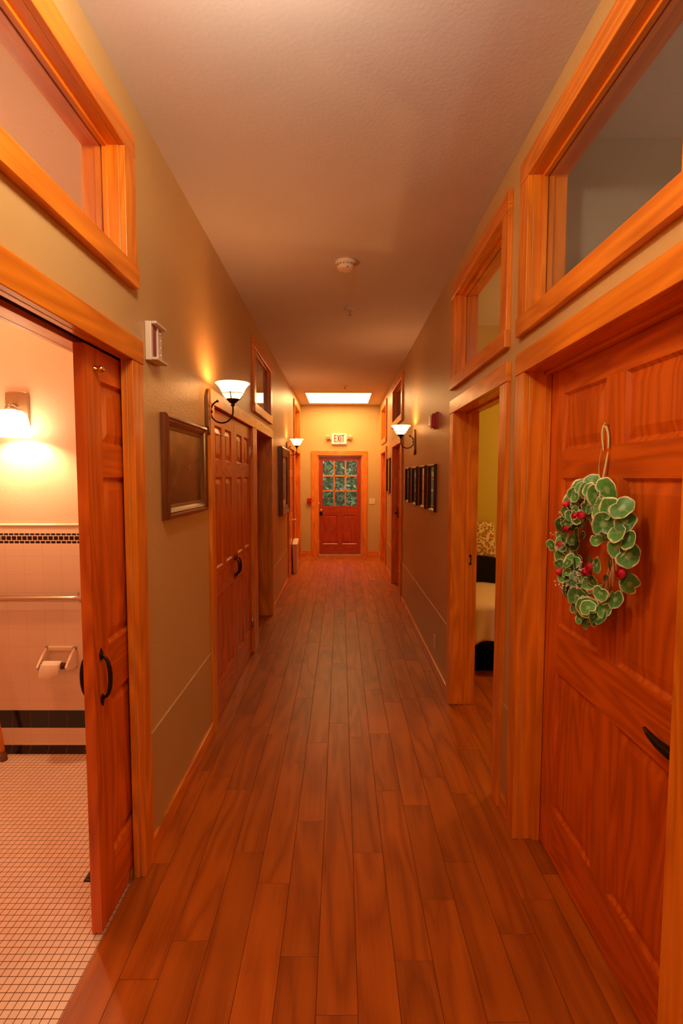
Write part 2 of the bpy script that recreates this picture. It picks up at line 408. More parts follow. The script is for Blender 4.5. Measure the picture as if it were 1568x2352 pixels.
# ------------------------------------------------------------------ casings, jambs
def door_trim(idx, s, y0, y1, label, back, w=.10, stop=None, slot=None, wtop=.088, open_back=True):
    b = MB()
    t = .024
    b.box(X(s, 0), X(s, -t+.002), y0-w, y0, .0005, ZT, 0); b.box(X(s, 0), X(s, -t+.002), y1, y1+w, .0005, ZT, 0)
    b.box(X(s, 0), X(s, -t-.001), y0-w-.003, y1+w+.003, ZT, ZT+wtop, 1)
    dmax = abs(back)-BASE[s]
    segs = [(0.0005, dmax)] if not slot else [(0.0005, slot[0]), (slot[1], dmax)]
    for (a, c) in segs:
        b.box(X(s, a), X(s, c), y1-.0005, y1+.018, .0005, ZT+.018, 0)
        b.box(X(s, a), X(s, c), y0-.018, y0+.0005, .0005, ZT+.018, 0)
        b.box(X(s, a), X(s, c), y0, y1, ZT-.0005, ZT+.018, 1)
    if stop:
        a, c = stop
        b.box(X(s, a), X(s, c), y1-.013, y1, .0005, ZT, 0); b.box(X(s, a), X(s, c), y0, y0+.013, .0005, ZT, 0)
        b.box(X(s, a), X(s, c), y0, y1, ZT-.013, ZT, 1)
    if open_back:
        b.box(X(s, dmax), X(s, dmax+.02), y0-w, y0, .0005, ZT, 0); b.box(X(s, dmax), X(s, dmax+.02), y1, y1+w, .0005, ZT, 0)
        b.box(X(s, dmax), X(s, dmax+.022), y0-w, y1+w, ZT, ZT+wtop, 1)
    return b.build('trim_%d' % idx, [W['Z'], W['Y']], kind='structure', bevel=.0025, label=label, cat='door casing')

door_trim(1, -1, *LD['bath'], 'wide pine casing around the open bathroom doorway', LB, slot=(.024, .072))
door_trim(2, -1, *LD['closet'], 'pine casing around the double closet doors beside the first sconce', LB, open_back=False, w=.093)
door_trim(3, -1, *LD['dark'], 'pine casing of the dark open doorway past the double closet', LB, w=.095)
door_trim(4, -1, *LD['closet2'], 'narrow pine casing round the door by the far left sconce', LB, open_back=False, w=.09)
door_trim(5, -1, *LD['end'], 'pine casing of the last left door beside the end wall', LB, open_back=False)
door_trim(6, 1, *RD['near'], 'pine casing around the door with the wreath', RB, stop=(.062, .090), open_back=False)
door_trim(7, 1, *RD['bed'], 'pine casing around the open bedroom doorway', RB, stop=(.075, .10))
door_trim(8, 1, *RD['mid'], 'pine casing of the right door behind the small sconce', RB, open_back=False)
door_trim(9, 1, *RD['end'], 'pine casing of the last right door beside the end wall', RB, open_back=False)
# exit door casing
b = MB()
b.box(DX0-.126, DX0, FY-.022, FY, .0005, DZ, 0); b.box(DX1, DX1+.10, FY-.022, FY, .0005, DZ, 0); b.box(DX0-.129, DX1+.103, FY-.025, FY, DZ, DZ+.088, 1)
b.box(DX0, DX0+.018, FY, FY+.14, .0005, DZ, 0); b.box(DX1-.018, DX1, FY, FY+.14, .0005, DZ, 0); b.box(DX0, DX1, FY, FY+.14, DZ-.018, DZ, 1)
b.build('trim_10', [W['Z'], W['X']], kind='structure', bevel=.0025, label='wide pine casing around the glazed exit door', cat='door casing')
b = MB().box(DX0+.018, DX1-.018, FY-.01, FY+.14, .0005, .018)
b.build('trim_11', plain('pale_metal_threshold', (.7, .6, .42), .35, .6), kind='structure', label='pale metal threshold under the exit door', cat='threshold')

# ------------------------------------------------------------------ panel doors
def panel_mesh(b, u0, u1, v0, v1, P, mi, t=.035):
    """raised panel set in the frame, both faces; P(u, v, depth) -> point, depth 0 = front face, t = back face"""
    rings = [(0, 0), (.011, .010), (.016, .0105), (.046, .004)]
    for side in (0, 1):
        vs = []; fs = []
        for ins, dep in rings:
            d = dep if side == 0 else t-dep
            vs += [P(u0+ins, v0+ins, d), P(u1-ins, v0+ins, d), P(u1-ins, v1-ins, d), P(u0+ins, v1-ins, d)]
        for r in range(len(rings)-1):
            for k in range(4): fs.append((r*4+k, r*4+(k+1) % 4, r*4+4+(k+1) % 4, r*4+4+k))
        e = (len(rings)-1)*4; fs.append((e, e+1, e+2, e+3))
        b.add(vs, fs, mi)

def panel_door(name, P, Wd, Hd, label, us, vs_, mats, t=.035, cat='door', glaze=None):
    """us: panel columns [(u0,u1)], vs_: panel rows [(v0,v1)]; mats = vertical grain, horizontal grain"""
    root = empty(name, P(Wd/2, 0, t/2), label, cat, 'structure')
    inv = Vector(root.location)
    fr = MB()
    def bx(u0, u1, v0, v1, mi):
        a = P(u0, v0, 0); c = P(u1, v1, t)
        fr.box(a[0], c[0], a[1], c[1], a[2], c[2], mi)
    ucuts = [0]+[x for u in us for x in u]+[Wd]
    vcuts = [0]+[x for v in vs_ for x in v]+[Hd]
    bx(0, us[0][0], 0, Hd, 0); bx(us[-1][1], Wd, 0, Hd, 0)
    for i in range(0, len(vcuts), 2): bx(us[0][0], us[-1][1], vcuts[i], vcuts[i+1], 1)
    for j in range(len(us)-1):
        for v in vs_: bx(us[j][1], us[j+1][0], v[0], v[1], 0)
    o = fr.build('door_frame', mats, root); o.location = -inv
    for u in us:
        for v in vs_:
            if glaze and v == glaze: continue
            pb = MB(); panel_mesh(pb, u[0], u[1], v[0], v[1], P, 0, t)
            o = pb.build('panel', mats[0], root); o.location = -inv
    return root, inv

def side_P(s, y0, d0):     # door lying in a side wall: u along +Y from y0, front face at depth d0 into the wall
    return lambda u, v, d: (X(s, d0+d), y0+u, .008+v)
ROWS = [(.215, .790), (.975, 1.560), (1.665, 1.885)]
def six_panel(name, s, y0, y1, d0, label, st=.115, mats=None):
    w = y1-y0; pw = (w-3*st)/2
    return panel_door(name, side_P(s, y0, d0), w, ZT-.014, label, [(st, st+pw), (2*st+pw, 2*st+2*pw)], ROWS, mats or [D['Z'], D['Y']])
def put(b, name, m, root, inv, **kw):
    o = b.build(name, m, root, **kw); o.location = -inv; return o

# door with the wreath
r1, i1 = six_panel('door_1', 1, 1.148, 2.132, .091, 'reddish six-panel door with the ivy wreath hanging on it')
b = MB(); xd = X(1, .091)
b.lathe([(.0001, 0), (.026, 0), (.026, -.006), (.018, -.010), (.0001, -.010)], (xd, 1.205, .885), 'X', 24)
b.lathe([(.010, -.008), (.010, -.040)], (xd, 1.205, .885), 'X', 16)
b.tube([(xd-.042, 1.197, .885), (xd-.045, 1.23, .887), (xd-.045, 1.28, .886), (xd-.043, 1.325, .890), (xd-.040, 1.352, .895)], [.014, .0155, .013, .009, .005], 14)
put(b, 'door_handle', BLACK, r1, i1, label='black lever handle')

# bathroom pocket door (half slid out of the wall)
r2, i2 = six_panel('door_2', -1, 1.672, 2.62, .030, 'sliding pocket door half drawn across the bathroom doorway', st=.108, mats=[D['Z'], D['Y']])
def pull(b, x, s, y, z, h=.14, out=.027, flip=1):
    """bow pull handle with leaf shaped ends; s points away from the door face"""
    for e in (-1, 1):
        zz = z+e*h*.5
        poly = [(0, .030), (.010, .012), (.009, -.002), (0, -.012), (-.009, -.002), (-.010, .012)]
        b.prism([(y+p[0], zz+e*p[1]) for p in poly], x, x+s*.005, 'X')
    pts = []
    for k in range(17):
        a = PI*k/16; pts.append((x+s*(.004+out*max(0, math.sin(a))**.7), y, z-h*.5*math.cos(a)*1.0))
    b.tube(pts, [.0045+.003*math.sin(PI*k/16) for k in range(17)], 12)
b = MB(); pull(b, X(-1, .030), 1, 1.722, .888); put(b, 'door_handle', BLACKIRON, r2, i2, label='dark bronze pull handle on the hall face')
b = MB(); pull(b, X(-1, .065), -1, 1.722, .888); put(b, 'door_handle', BLACKIRON, r2, i2, label='dark bronze pull handle on the bathroom face')
b = MB(); b.lathe([(.0001, 0), (.012, 0), (.012, .003), (.006, .006), (.006, .013), (.0001, .013)], (X(-1, .030), 1.742, 1.925), 'X', 20); b.sphere((X(-1, .030)+.020, 1.742, 1.925), .0125, 12)
put(b, 'knob', BRASS, r2, i2, label='round brass knob near the top edge')
# track fitting and floor guide
b = MB().box(X(-1, .036), X(-1, .060), .95, 1.95, ZT+.018, ZT+.040); b.build('trim_12', CHROME, kind='structure', label='metal track above the sliding bathroom door', cat='door track')
b = MB(); b.box(X(-1, .0242), X(-1, .030), 1.905, 1.9285, .0015, .045); b.box(X(-1, .0242), X(-1, .038), 1.895, 1.9285, .0015, .006)
b.build('door_guide', CHROME, label='small metal floor guide at the foot of the bathroom casing', cat='door guide', bevel=.001)

# double closet doors beside the sconce
for (nm, ya, yb, lab, hy) in (('door_3', 3.163, 3.848, 'near leaf of the double closet doors, with a hook bracket', 3.815), ('door_4', 3.852, 4.537, 'far leaf of the double closet doors', 3.890)):
    r, i = six_panel(nm, -1, ya, yb, .004, lab, st=.095, mats=[D['Z'], D['Y']])
    b = MB(); pull(b, X(-1, .004), 1, hy, .90, h=.12, out=.030); put(b, 'door_handle', BLACKIRON, r, i)
    for hz in (.28, 1.79):
        b = MB(); yy = 3.168 if nm == 'door_3' else 4.530
        b.lathe([(.0001, -.045), (.006, -.045), (.006, .045), (.0001, .045)], (X(-1, -.003), yy, hz), 'Z', 12)
        b.box(X(-1, .0035), X(-1, -.001), yy-.016, yy+.004, hz-.045, hz+.045)
        put(b, 'hinge', CHROME, r, i)
b = MB(); y0, z0 = 3.29, 1.835
b.tube([(X(-1, .003), y0, z0), (X(-1, -.030), y0, z0), (X(-1, -.034), y0+.02, z0), (X(-1, -.034), y0+.19, z0+.002)], .004, 8)
b.sphere((X(-1, -.034), y0-.002, z0+.001), .008, 8)
for k in range(9): b.sphere((X(-1, -.030), y0-.012, z0-.012-.0105*k), .0034, 6)
b.build('hook_bracket', CHROME, label='small metal hook with a bead chain on the near closet door', cat='hook')

# single closet door by the far left sconce
r, i = six_panel('door_5', -1, 7.723, 8.547, .004, 'six-panel door with a white knob past the far left sconce', st=.10, mats=[W['Z'], W['Y']])
b = MB(); b.lathe([(.0001, 0), (.020, 0), (.012, .010), (.010, .022), (.024, .036), (.026, .048), (.015, .058), (.0001, .060)], (X(-1, .004), 8.49, .86), 'X', 20)
put(b, 'knob', CERAM, r, i, label='white knob')
r, i = six_panel('door_6', -1, 8.763, 9.767, .085, 'recessed door in the last left doorway before the end wall', st=.11)
r, i = six_panel('door_7', 1, 6.533, 7.547, .060, 'closed reddish door behind the small right sconce', st=.11)
b = MB(); b.box(X(1, .060), X(1, .052), 7.45, 7.50, .98, 1.13); b.tube([(X(1, .055), 7.475, 1.05), (X(1, .015), 7.475, 1.05), (X(1, .012), 7.39, 1.05)], .008, 8)
put(b, 'door_handle', BLACK, r, i, label='black lever and plate')
r, i = six_panel('door_8', 1, 8.733, 9.627, .060, 'closed door in the last right doorway before the end wall', st=.10)
# strike plate in the bedroom jamb
b = MB(); b.box(X(1, .085), X(1, .118), 3.4795, 3.4765, .975, 1.045); b.box(X(1, .093), X(1, .110), 3.4767, 3.4755, .990, 1.03, 1)
b.build('strike_plate', [BLACKIRON, BRASS], label='dark latch plate on the far jamb of the bedroom doorway', cat='latch plate')

# exit door: nine lights over two panels
yF = FY+.055
P = lambda u, v, d: (DX0+.022+u, yF+d, .020+v)
WD = DX1-DX0-.044; HD = DZ-.045
gx0, gx1 = -.357-(DX0+.022), .322-(DX0+.022)
root, inv = panel_door('door_9', P, WD, HD, 'glazed red-brown exit door with nine panes at the hall end',
                       [(gx0, gx0+.292), (gx1-.292, gx1)], [(.205, .790)], [E_['Z'], E_['X']], t=.042)
# cut: rebuild frame with glazed upper part
for ch in list(root.children):
    if ch.name.startswith('door_frame'): bpy.data.objects.remove(ch)
fr = MB()
def bx(u0, u1, v0, v1, mi, d0=0, d1=.042):
    a = P(u0, v0, d0); c = P(u1, v1, d1); fr.box(a[0], c[0], a[1], c[1], a[2], c[2], mi)
gv0, gv1 = .970, 1.872
bx(0, gx0, 0, HD, 0); bx(gx1, WD, 0, HD, 0)
bx(gx0, gx1, 0, .205, 1); bx(gx0, gx1, .790, gv0, 1); bx(gx0, gx1, gv1, HD, 1); bx(gx0+.292, gx1-.292, .205, .790, 0)
put(fr, 'door_frame', [E_['Z'], E_['X']], root, inv)
fr = MB()
cw = (gx1-gx0)/3; ch_ = (gv1-gv0)/3
for k in (1, 2):
    bx(gx0+cw*k-.014, gx0+cw*k+.014, gv0, gv1, 0, .003, .036); bx(gx0, gx1, gv0+ch_*k-.014, gv0+ch_*k+.014, 1, .003, .036)
put(fr, 'muntins', [W['Z'], W['X']], root, inv, bevel=.003)
fr = MB(); bx(gx0-.004, gx1+.004, gv0-.004, gv1+.004, 0, .019, .022)
put(fr, 'glass', GLASS, root, inv)
b = MB(); kx = DX0+.062
b.lathe([(.0001, 0), (.026, 0), (.024, -.006), (.010, -.010), (.010, -.035), (.026, -.045), (.028, -.058), (.016, -.068), (.0001, -.070)], (kx, yF, .905), 'Y', 20)
put(b, 'knob', BRASS, root, inv, label='brass knob')
b = MB().box(kx-.028, kx+.028, yF-.012, yF, .80, .868); put(b, 'latch', BLACK, root, inv, bevel=.003)
b = MB()
for hz in (.25, 1.02, 1.86): b.lathe([(.0001, -.045), (.007, -.045), (.007, .045), (.0001, .045)], (DX0+.018, yF-.006, hz), 'Z', 12); 
put(b, 'hinges', CHROME, root, inv)

# ------------------------------------------------------------------ transom windows
def transom(idx, s, y0, y1, z0, z1, label, back, w=.095, gd=.058, wt=.088, wb=.078, fs=.019):
    root = empty('window_%d' % idx, (X(s, 0), (y0+y1)/2, z0), label, 'transom window', 'structure'); inv = Vector(root.location)
    dmax = abs(back)-BASE[s]
    b = MB()
    b.box(X(s, 0), X(s, -.022), y0-w, y0, z0, z1, 0); b.box(X(s, 0), X(s, -.022), y1, y1+w, z0, z1, 0)
    b.box(X(s, 0), X(s, -.024), y0-w, y1+w, z1, z1+wt, 1)
    o = b.build('window_frame', [W['Z'], W['Y']], root, bevel=.0025); o.location = -inv
    b = MB(); b.box(X(s, dmax), X(s, -.030), y0-w-.003, y1+w+.003, z0-wb, z0, 0)
    b2 = MB(); b2.box(X(s, 0.0), X(s, -.028), y0-w-.004, y1+w+.004, z0-wb, z0, 0)
    o = b2.build('window_sill', W['Y'], root, bevel=.003); o.location = -inv
    b = MB()
    b.box(X(s, .0005), X(s, dmax), y0-.018, y0+.0008, z0-.018, z1+.018, 0); b.box(X(s, .0005), X(s, dmax), y1-.0008, y1+.018, z0-.018, z1+.018, 0)
    b.box(X(s, .0005), X(s, dmax), y0, y1, z1-.0008, z1+.018, 1); b.box(X(s, .0005), X(s, dmax), y0, y1, z0-.018, z0+.0008, 1)
    for (a, c) in ((gd-.003-fs, gd-.003), (gd+.003, gd+.022)):
        b.box(X(s, a), X(s, c), y0, y0+.012, z0, z1, 0); b.box(X(s, a), X(s, c), y1-.012, y1, z0, z1, 0)
        b.box(X(s, a), X(s, c), y0+.012, y1-.012, z1-.012, z1, 1); b.box(X(s, a), X(s, c), y0+.012, y1-.012, z0, z0+.012, 1)
    o = b.build('jamb', [W['Z'], W['Y']], root, bevel=.0015); o.location = -inv
    b = MB().box(X(s, gd-.002), X(s, gd+.002), y0, y1, z0, z1)
    o = b.build('pane', GLASS, root); o.location = -inv
    return root
transom(1, -1, *LT['bath'], 'pine-framed transom window above the bathroom doorway', LB)
transom(2, -1, *LT['dark'], 'transom window above the dark open doorway, reflecting the ceiling light', LB, gd=.022, fs=.012)
transom(3, -1, *LT['end'], 'transom window above the last left door', LB)
transom(4, 1, *RT['near'], 'large grey-glazed transom window above the door with the wreath', RB)
transom(5, 1, *RT['bed'], 'transom window above the open bedroom doorway', RB)
transom(6, 1, *RT['mid'], 'transom window above the right door behind the small sconce', RB)
transom(7, 1, *RT['end'], 'transom window above the last right door', RB)

# ------------------------------------------------------------------ wall sconces
def glowglass(name, col, s, base=(.9, .8, .6)):
    m, n, l, out = mat(name)
    d = n.new('ShaderNodeBsdfTranslucent'); d.inputs[0].default_value = (*base, 1)
    e = n.new('ShaderNodeEmission'); e.inputs[0].default_value = (*col, 1); e.inputs[1].default_value = s
    g = n.new('ShaderNodeBsdfPrincipled'); g.inputs['Base Color'].default_value = (*base, 1); g.inputs['Roughness'].default_value = .25
    m1 = n.new('ShaderNodeMixShader'); m1.inputs[0].default_value = .45; l.new(d.outputs[0], m1.inputs[1]); l.new(g.outputs[0], m1.inputs[2])
    a = n.new('ShaderNodeAddShader'); l.new(m1.outputs[0], a.inputs[0]); l.new(e.outputs[0], a.inputs[1]); l.new(a.outputs[0], out.inputs[0])
    return m
SC_COL = (1., .50, .16)
BULB = emit('sconce_bulb', (1., .37, .12), 155.)
BOWL = glowglass('amber_scavo_glass', (1., .60, .25), 3.2, (.85, .70, .42))
def sconce(s, y, z, label, first=None):
    """local +X points into the hall"""
    loc = (X(s, 0), y, z); rz = 0 if s < 0 else PI
    if first:
        r = first.copy(); C.objects.link(r); r.location = loc; r.rotation_euler = (0, 0, rz); r['label'] = label
        for ch in first.children:
            c = ch.copy(); C.objects.link(c); c.parent = r
            for g in ch.children:
                d = g.copy(); C.objects.link(d); d.parent = c
        return r
    r = empty('wall_sconce', loc, label, 'wall lamp', group='wall sconces along the hall', rz=rz)
    b = MB(); w, hh, c = .068, .130, .034
    b.prism([(-w+c, -hh), (w-c, -hh), (w, -hh+c*1.3), (w, hh-c*1.3), (w-c, hh), (-w+c, hh), (-w, hh-c*1.3), (-w, -hh+c*1.3)], 0.0005, .020, 'X')
    b.build('back_plate', PLATEW, r, bevel=.004)
    b = MB(); cx, R_ = .083, .066
    pts = [(cx+R_*math.cos(a), 0, .004+R_*math.sin(a)) for a in [math.radians(112+ (360-112)*k/36) for k in range(37)]]
    pts += [(cx+R_, 0, .02), (cx+R_, 0, .04)]
    b.tube(pts, .0052, 10); b.sphere(pts[0], .0085, 8)
    b.lathe([(.0001, .019), (.016, .019), (.013, .024), (.006, .028)], (0, 0, .004), 'X', 16)
    b.build('arm', BLACKIRON, r)
    bx_ = cx+R_
    b = MB()
    b.lathe([(.0055, .034), (.012, .038), (.012, .046), (.008, .048), (.013, .052), (.020, .056), (.034, .070), (.040, .077), (.036, .077), (.0001, .060)], (bx_, 0, 0), 'Z', 24)
    for k in range(3):
        a = 2*PI*k/3+.5
        b.tube([(bx_+rr*math.cos(a), rr*math.sin(a), zz) for rr, zz in ((.038, .074), (.050, .088), (.060, .104), (.066, .112))], .0032, 6)
    pr = []
    for k in range(41):
        a = 2*PI*k/40; pr.append((bx_+.0645*math.cos(a), .0645*math.sin(a), .108))
    b.tube(pr, .002, 6, cap=False)
    b.build('bowl_holder', BLACKIRON, r)
    b = MB()
    b.lathe([(.0001, .070), (.034, .074), (.048, .088), (.060, .106), (.067, .122), (.076, .140), (.088, .156), (.101, .168), (.099, .170), (.086, .159), (.073, .142), (.064, .123), (.057, .107), (.046, .091), (.032, .077), (.0001, .073)], (bx_, 0, 0), 'Z', 40)
    b.build('glass_bowl', BOWL, r)
    b = MB(); b.sphere((bx_, 0, .132), .038, 12, sc=(1, 1, 1.1)); b.build('bulb', BULB, r)
    return r
s1 = sconce(-1, 3.085, 1.950, 'large lit bronze sconce between the near left picture and the closet')
sconce(1, 5.38, 1.930, 'lit bronze sconce on the right wall above the row of four pictures', s1)
sconce(-1, 7.53, 1.945, 'small distant lit sconce on the left wall past the wavy-framed picture', s1)

# ------------------------------------------------------------------ ceiling fixtures
PANEL = emit('light_panel', (1., .56, .20), 14.5)
r = empty('ceiling_light', (-.04, 9.37, H), 'rectangular glowing ceiling panel in front of the exit door', 'ceiling light')
b = MB(); x0, x1, y0, y1 = -.553, .555, -.588, .588
for (a, c, d, e) in ((x0-.02, x1+.02, y0-.02, y0), (x0-.02, x1+.02, y1, y1+.02), (x0-.02, x0, y0, y1), (x1, x1+.02, y0, y1)): b.box(a, c, d, e, -.008, -.0005)
b.build('rim', CEIL, r)
MB().box(x0, x1, y0, y1, -.005, -.001).build('diffuser', PANEL, r)
DOME = emit('dome_glass', (1., .75, .50), 74.)
r = empty('ceiling_lamp', (-.24, 1.10, H), 'round glass ceiling lamp overhead near the bathroom doorway', 'ceiling light')
MB().lathe([(.0001, -.0005), (.150, -.0005), (.150, -.022), (.140, -.028), (.0001, -.028)], (0, 0, 0), 'Z', 36).build('base', BRASS, r)
b = MB(); b.sphere((0, 0, -.245), .108, 14); b.build('shade', DOME, r); MB().lathe([(.011, -.02), (.011, -.125), (.045, -.132), (.045, -.150)], (0, 0, 0), 'Z', 20).build('stem', BRASS, r)
rr = r.copy(); C.objects.link(rr); rr.location = (.1, -1.55, H); rr['label'] = 'unseen round glass ceiling lamp added near the hall entrance'  # second lamp, added out of view to light surfaces facing the camera
for ch in r.children:
    c = ch.copy(); C.objects.link(c); c.parent = rr
r = empty('smoke_detector', (.03, 3.49, H), 'round cream smoke detector on the ceiling', 'smoke detector')
MB().lathe([(.0001, -.0005), (.068, -.0005), (.070, -.010), (.066, -.022), (.052, -.024), (.052, -.030), (.058, -.032), (.056, -.046), (.040, -.056), (.0001, -.058)], (0, 0, 0), 'Z', 32).build('housing', CREAMP, r)
b = MB()
for k in range(14):
    a = 2*PI*k/14; b.box(-.004, .004, -.0015, .0015, -.031, -.024)
    for q in range(8):
        v = b.v[-8+q]; b.v[-8+q] = ((v[0]+.054)*math.cos(a)-v[1]*math.sin(a), (v[0]+.054)*math.sin(a)+v[1]*math.cos(a), v[2])
b.sphere((.012, -.044, -.049), .006, 8, 0)
b.build('vent_ring', plain('dark_red_lens', (.18, .03, .015), .4), r)
for (x, y, lab) in ((.078, 4.456, 'sprinkler head on the ceiling just past the smoke detector'), (.065, 8.12, 'distant sprinkler head just before the glowing ceiling panel')):
    r = empty('ceiling_sprinkler', (x, y, H+.001), lab, 'sprinkler')
    MB().lathe([(.0001, .0), (.056, .0), (.052, -.008), (.020, -.014), (.0001, -.014)], (0, 0, 0), 'Z', 24).build('escutcheon', CEIL, r)
    MB().lathe([(.009, -.012), (.009, -.040), (.006, -.046), (.020, -.052), (.020, -.055), (.0001, -.056)], (0, 0, 0), 'Z', 16).build('nozzle', plain('painted_metal', (.5, .38, .26), .5, .3), r)

# ------------------------------------------------------------------ exit sign
r = empty('exit_sign', (-.031, FY, 2.32), 'white illuminated EXIT sign with two emergency lamps above the door', 'exit sign')
SIGN = glowglass('sign_face', (1., .78, .48), .35, (.85, .8, .7)); RL = plain('sign_red', (.75, .07, .03), .5)
MB().box(-.148, .148, -.062, 0, -.105, .100).build('housing', SIGN, r, bevel=.006)
b = MB(); t0, t1 = -.0655, -.0615
def bar(b, x0, z0, x1, z1, w):
    d = Vector((x1-x0, z1-z0)); p = Vector((-d.y, d.x)).normalized()*w/2
    b.prism([(x0+p.x, z0+p.y), (x0-p.x, z0-p.y), (x1-p.x, z1-p.y), (x1+p.x, z1+p.y)], t0, t1, 'Y')
zb, zt, sw = -.066, .072, .017
bar(b, -.088, zb, -.088, zt, sw)
for z in (zb+sw/2, (zb+zt)/2, zt-sw/2): bar(b, -.090, z, -.050, z, sw)
bar(b, -.033, zb, .012, zt, sw); bar(b, .012, zb, -.033, zt, sw)
bar(b, .033, zb, .033, zt, sw)
bar(b, .077, zb, .077, zt, sw); bar(b, .052, zt-sw/2, .102, zt-sw/2, sw)
b.build('lettering', RL, r)
for sx, an in ((-1, -8), (1, 18)):
    hd = empty('lamp_head', (sx*.208, -.035, .022)); hd.parent = r; hd.rotation_euler = (.15, math.radians(an), 0)
    MB().box(-.042, .042, -.045, .030, -.032, .040).build('casing', CREAMP, hd, bevel=.012)
    MB().box(-.034, .034, -.049, -.045, -.022, .034).build('lens', plain('grey_lens', (.38, .36, .30), .3), hd, bevel=.004)
    b = MB(); b.tube([(-sx*.065, .01, -.05), (-sx*.03, .01, -.045), (0, .01, -.03)], .009, 8); b.build('bracket', CREAMP, hd)

# fire alarm call point, switch, outlet, strobe, wall unit
r = empty('fire_alarm_pull', (-.621, FY, 1.094), 'small red fire alarm box beside the exit door casing', 'fire alarm')
MB().box(-.042, .042, -.045, 0, -.055, .055).build('box', REDP, r, bevel=.006); MB().box(-.028, .028, -.056, -.045, -.012, .006).build('pull_bar', REDP, r, bevel=.003)
r = empty('light_switch', (.625, FY, 1.088), 'cream double switch plate to the right of the exit door', 'light switch')
MB().box(-.058, .058, -.006, 0, -.057, .057).build('plate', CREAMP, r, bevel=.003)
for sx in (-.022, .022): MB().box(sx-.005, sx+.005, -.016, -.006, -.010, .012).build('toggle', WHITEP, r, bevel=.002)
r = empty('wall_outlet', (X(1, -.0055), 4.11, .235), 'white outlet plate low on the right wall', 'outlet')
MB().box(-.005, 0, -.036, .036, -.058, .058).build('plate', CREAMP, r, bevel=.002)
b = MB()
for z in (-.022, .022): b.box(-.0062, -.005, -.014, .014, z-.013, z+.013)
b.build('sockets', WHITEP, r, bevel=.001)
r = empty('alarm_strobe', (X(1, 0)+.001, 4.19, 2.02), 'red fire alarm strobe high on the right wall', 'fire alarm')
MB().box(-.022, 0, -.065, .065, -.062, .066).build('back_box', REDP, r, bevel=.003)
MB().prism([(-.055, -.055), (.055, -.055), (.055, .055), (-.055, .055)], -.046, -.022, 'X').build('horn', REDP, r, bevel=.004)
MB().box(-.060, -.046, -.040, .040, -.045, .045).build('strobe_lens', plain('clear_lens', (.8, .72, .66), .12), r, bevel=.006)

r = empty('wall_intercom', (X(-1, 0), 2.125, 2.115), 'slim white plastic wall unit with small studs above the near left picture', 'wall unit')
MB().box(0.0005, .026, -.012, .115, -.076, .078).build('body', WHITEP, r, bevel=.003)
MB().box(.0255, .048, -.012, .112, .066, .078).build('lip', WHITEP, r, bevel=.004); MB().box(.0255, .050, -.012, .115, -.076, -.064).build('lip', WHITEP, r, bevel=.004)
MB().box(.0265, .030, .004, .035, -.058, .060).build('stripe', plain('dull_red', (.30, .05, .03), .5), r)
MB().box(.028, .037, .038, .044, -.064, .066).build('bar', WHITEP, r)
for k in range(4): 
    b = MB(); b.sphere((.040, .052, .042-.029*k), .0042, 8); b.build('stud', WHITEP, r)

# ------------------------------------------------------------------ pictures
def artmat(name, stops, scale=3., dist=2., vert=.6, rough=.22):
    m, n, l, out = mat(name); b = pbsdf(n, l, out); b.inputs['Roughness'].default_value = rough
    tc = n.new('ShaderNodeTexCoord'); nz = n.new('ShaderNodeTexNoise'); nz.inputs['Scale'].default_value = scale; nz.inputs['Detail'].default_value = 6; nz.inputs['Distortion'].default_value = dist
    l.new(tc.outputs['Generated'], nz.inputs['Vector'])
    sp = n.new('ShaderNodeSeparateXYZ'); l.new(tc.outputs['Generated'], sp.inputs[0])
    ma = n.new('ShaderNodeMath'); ma.operation = 'MULTIPLY'; ma.inputs[1].default_value = vert; l.new(sp.outputs[2], ma.inputs[0])
    mb = n.new('ShaderNodeMath'); mb.operation = 'MULTIPLY_ADD'; mb.inputs[1].default_value = 1-vert; l.new(nz.outputs['Fac'], mb.inputs[0]); l.new(ma.outputs[0], mb.inputs[2])
    r = ramp(n, stops); l.new(mb.outputs[0], r.inputs[0]); l.new(r.outputs[0], b.inputs['Base Color']); return m

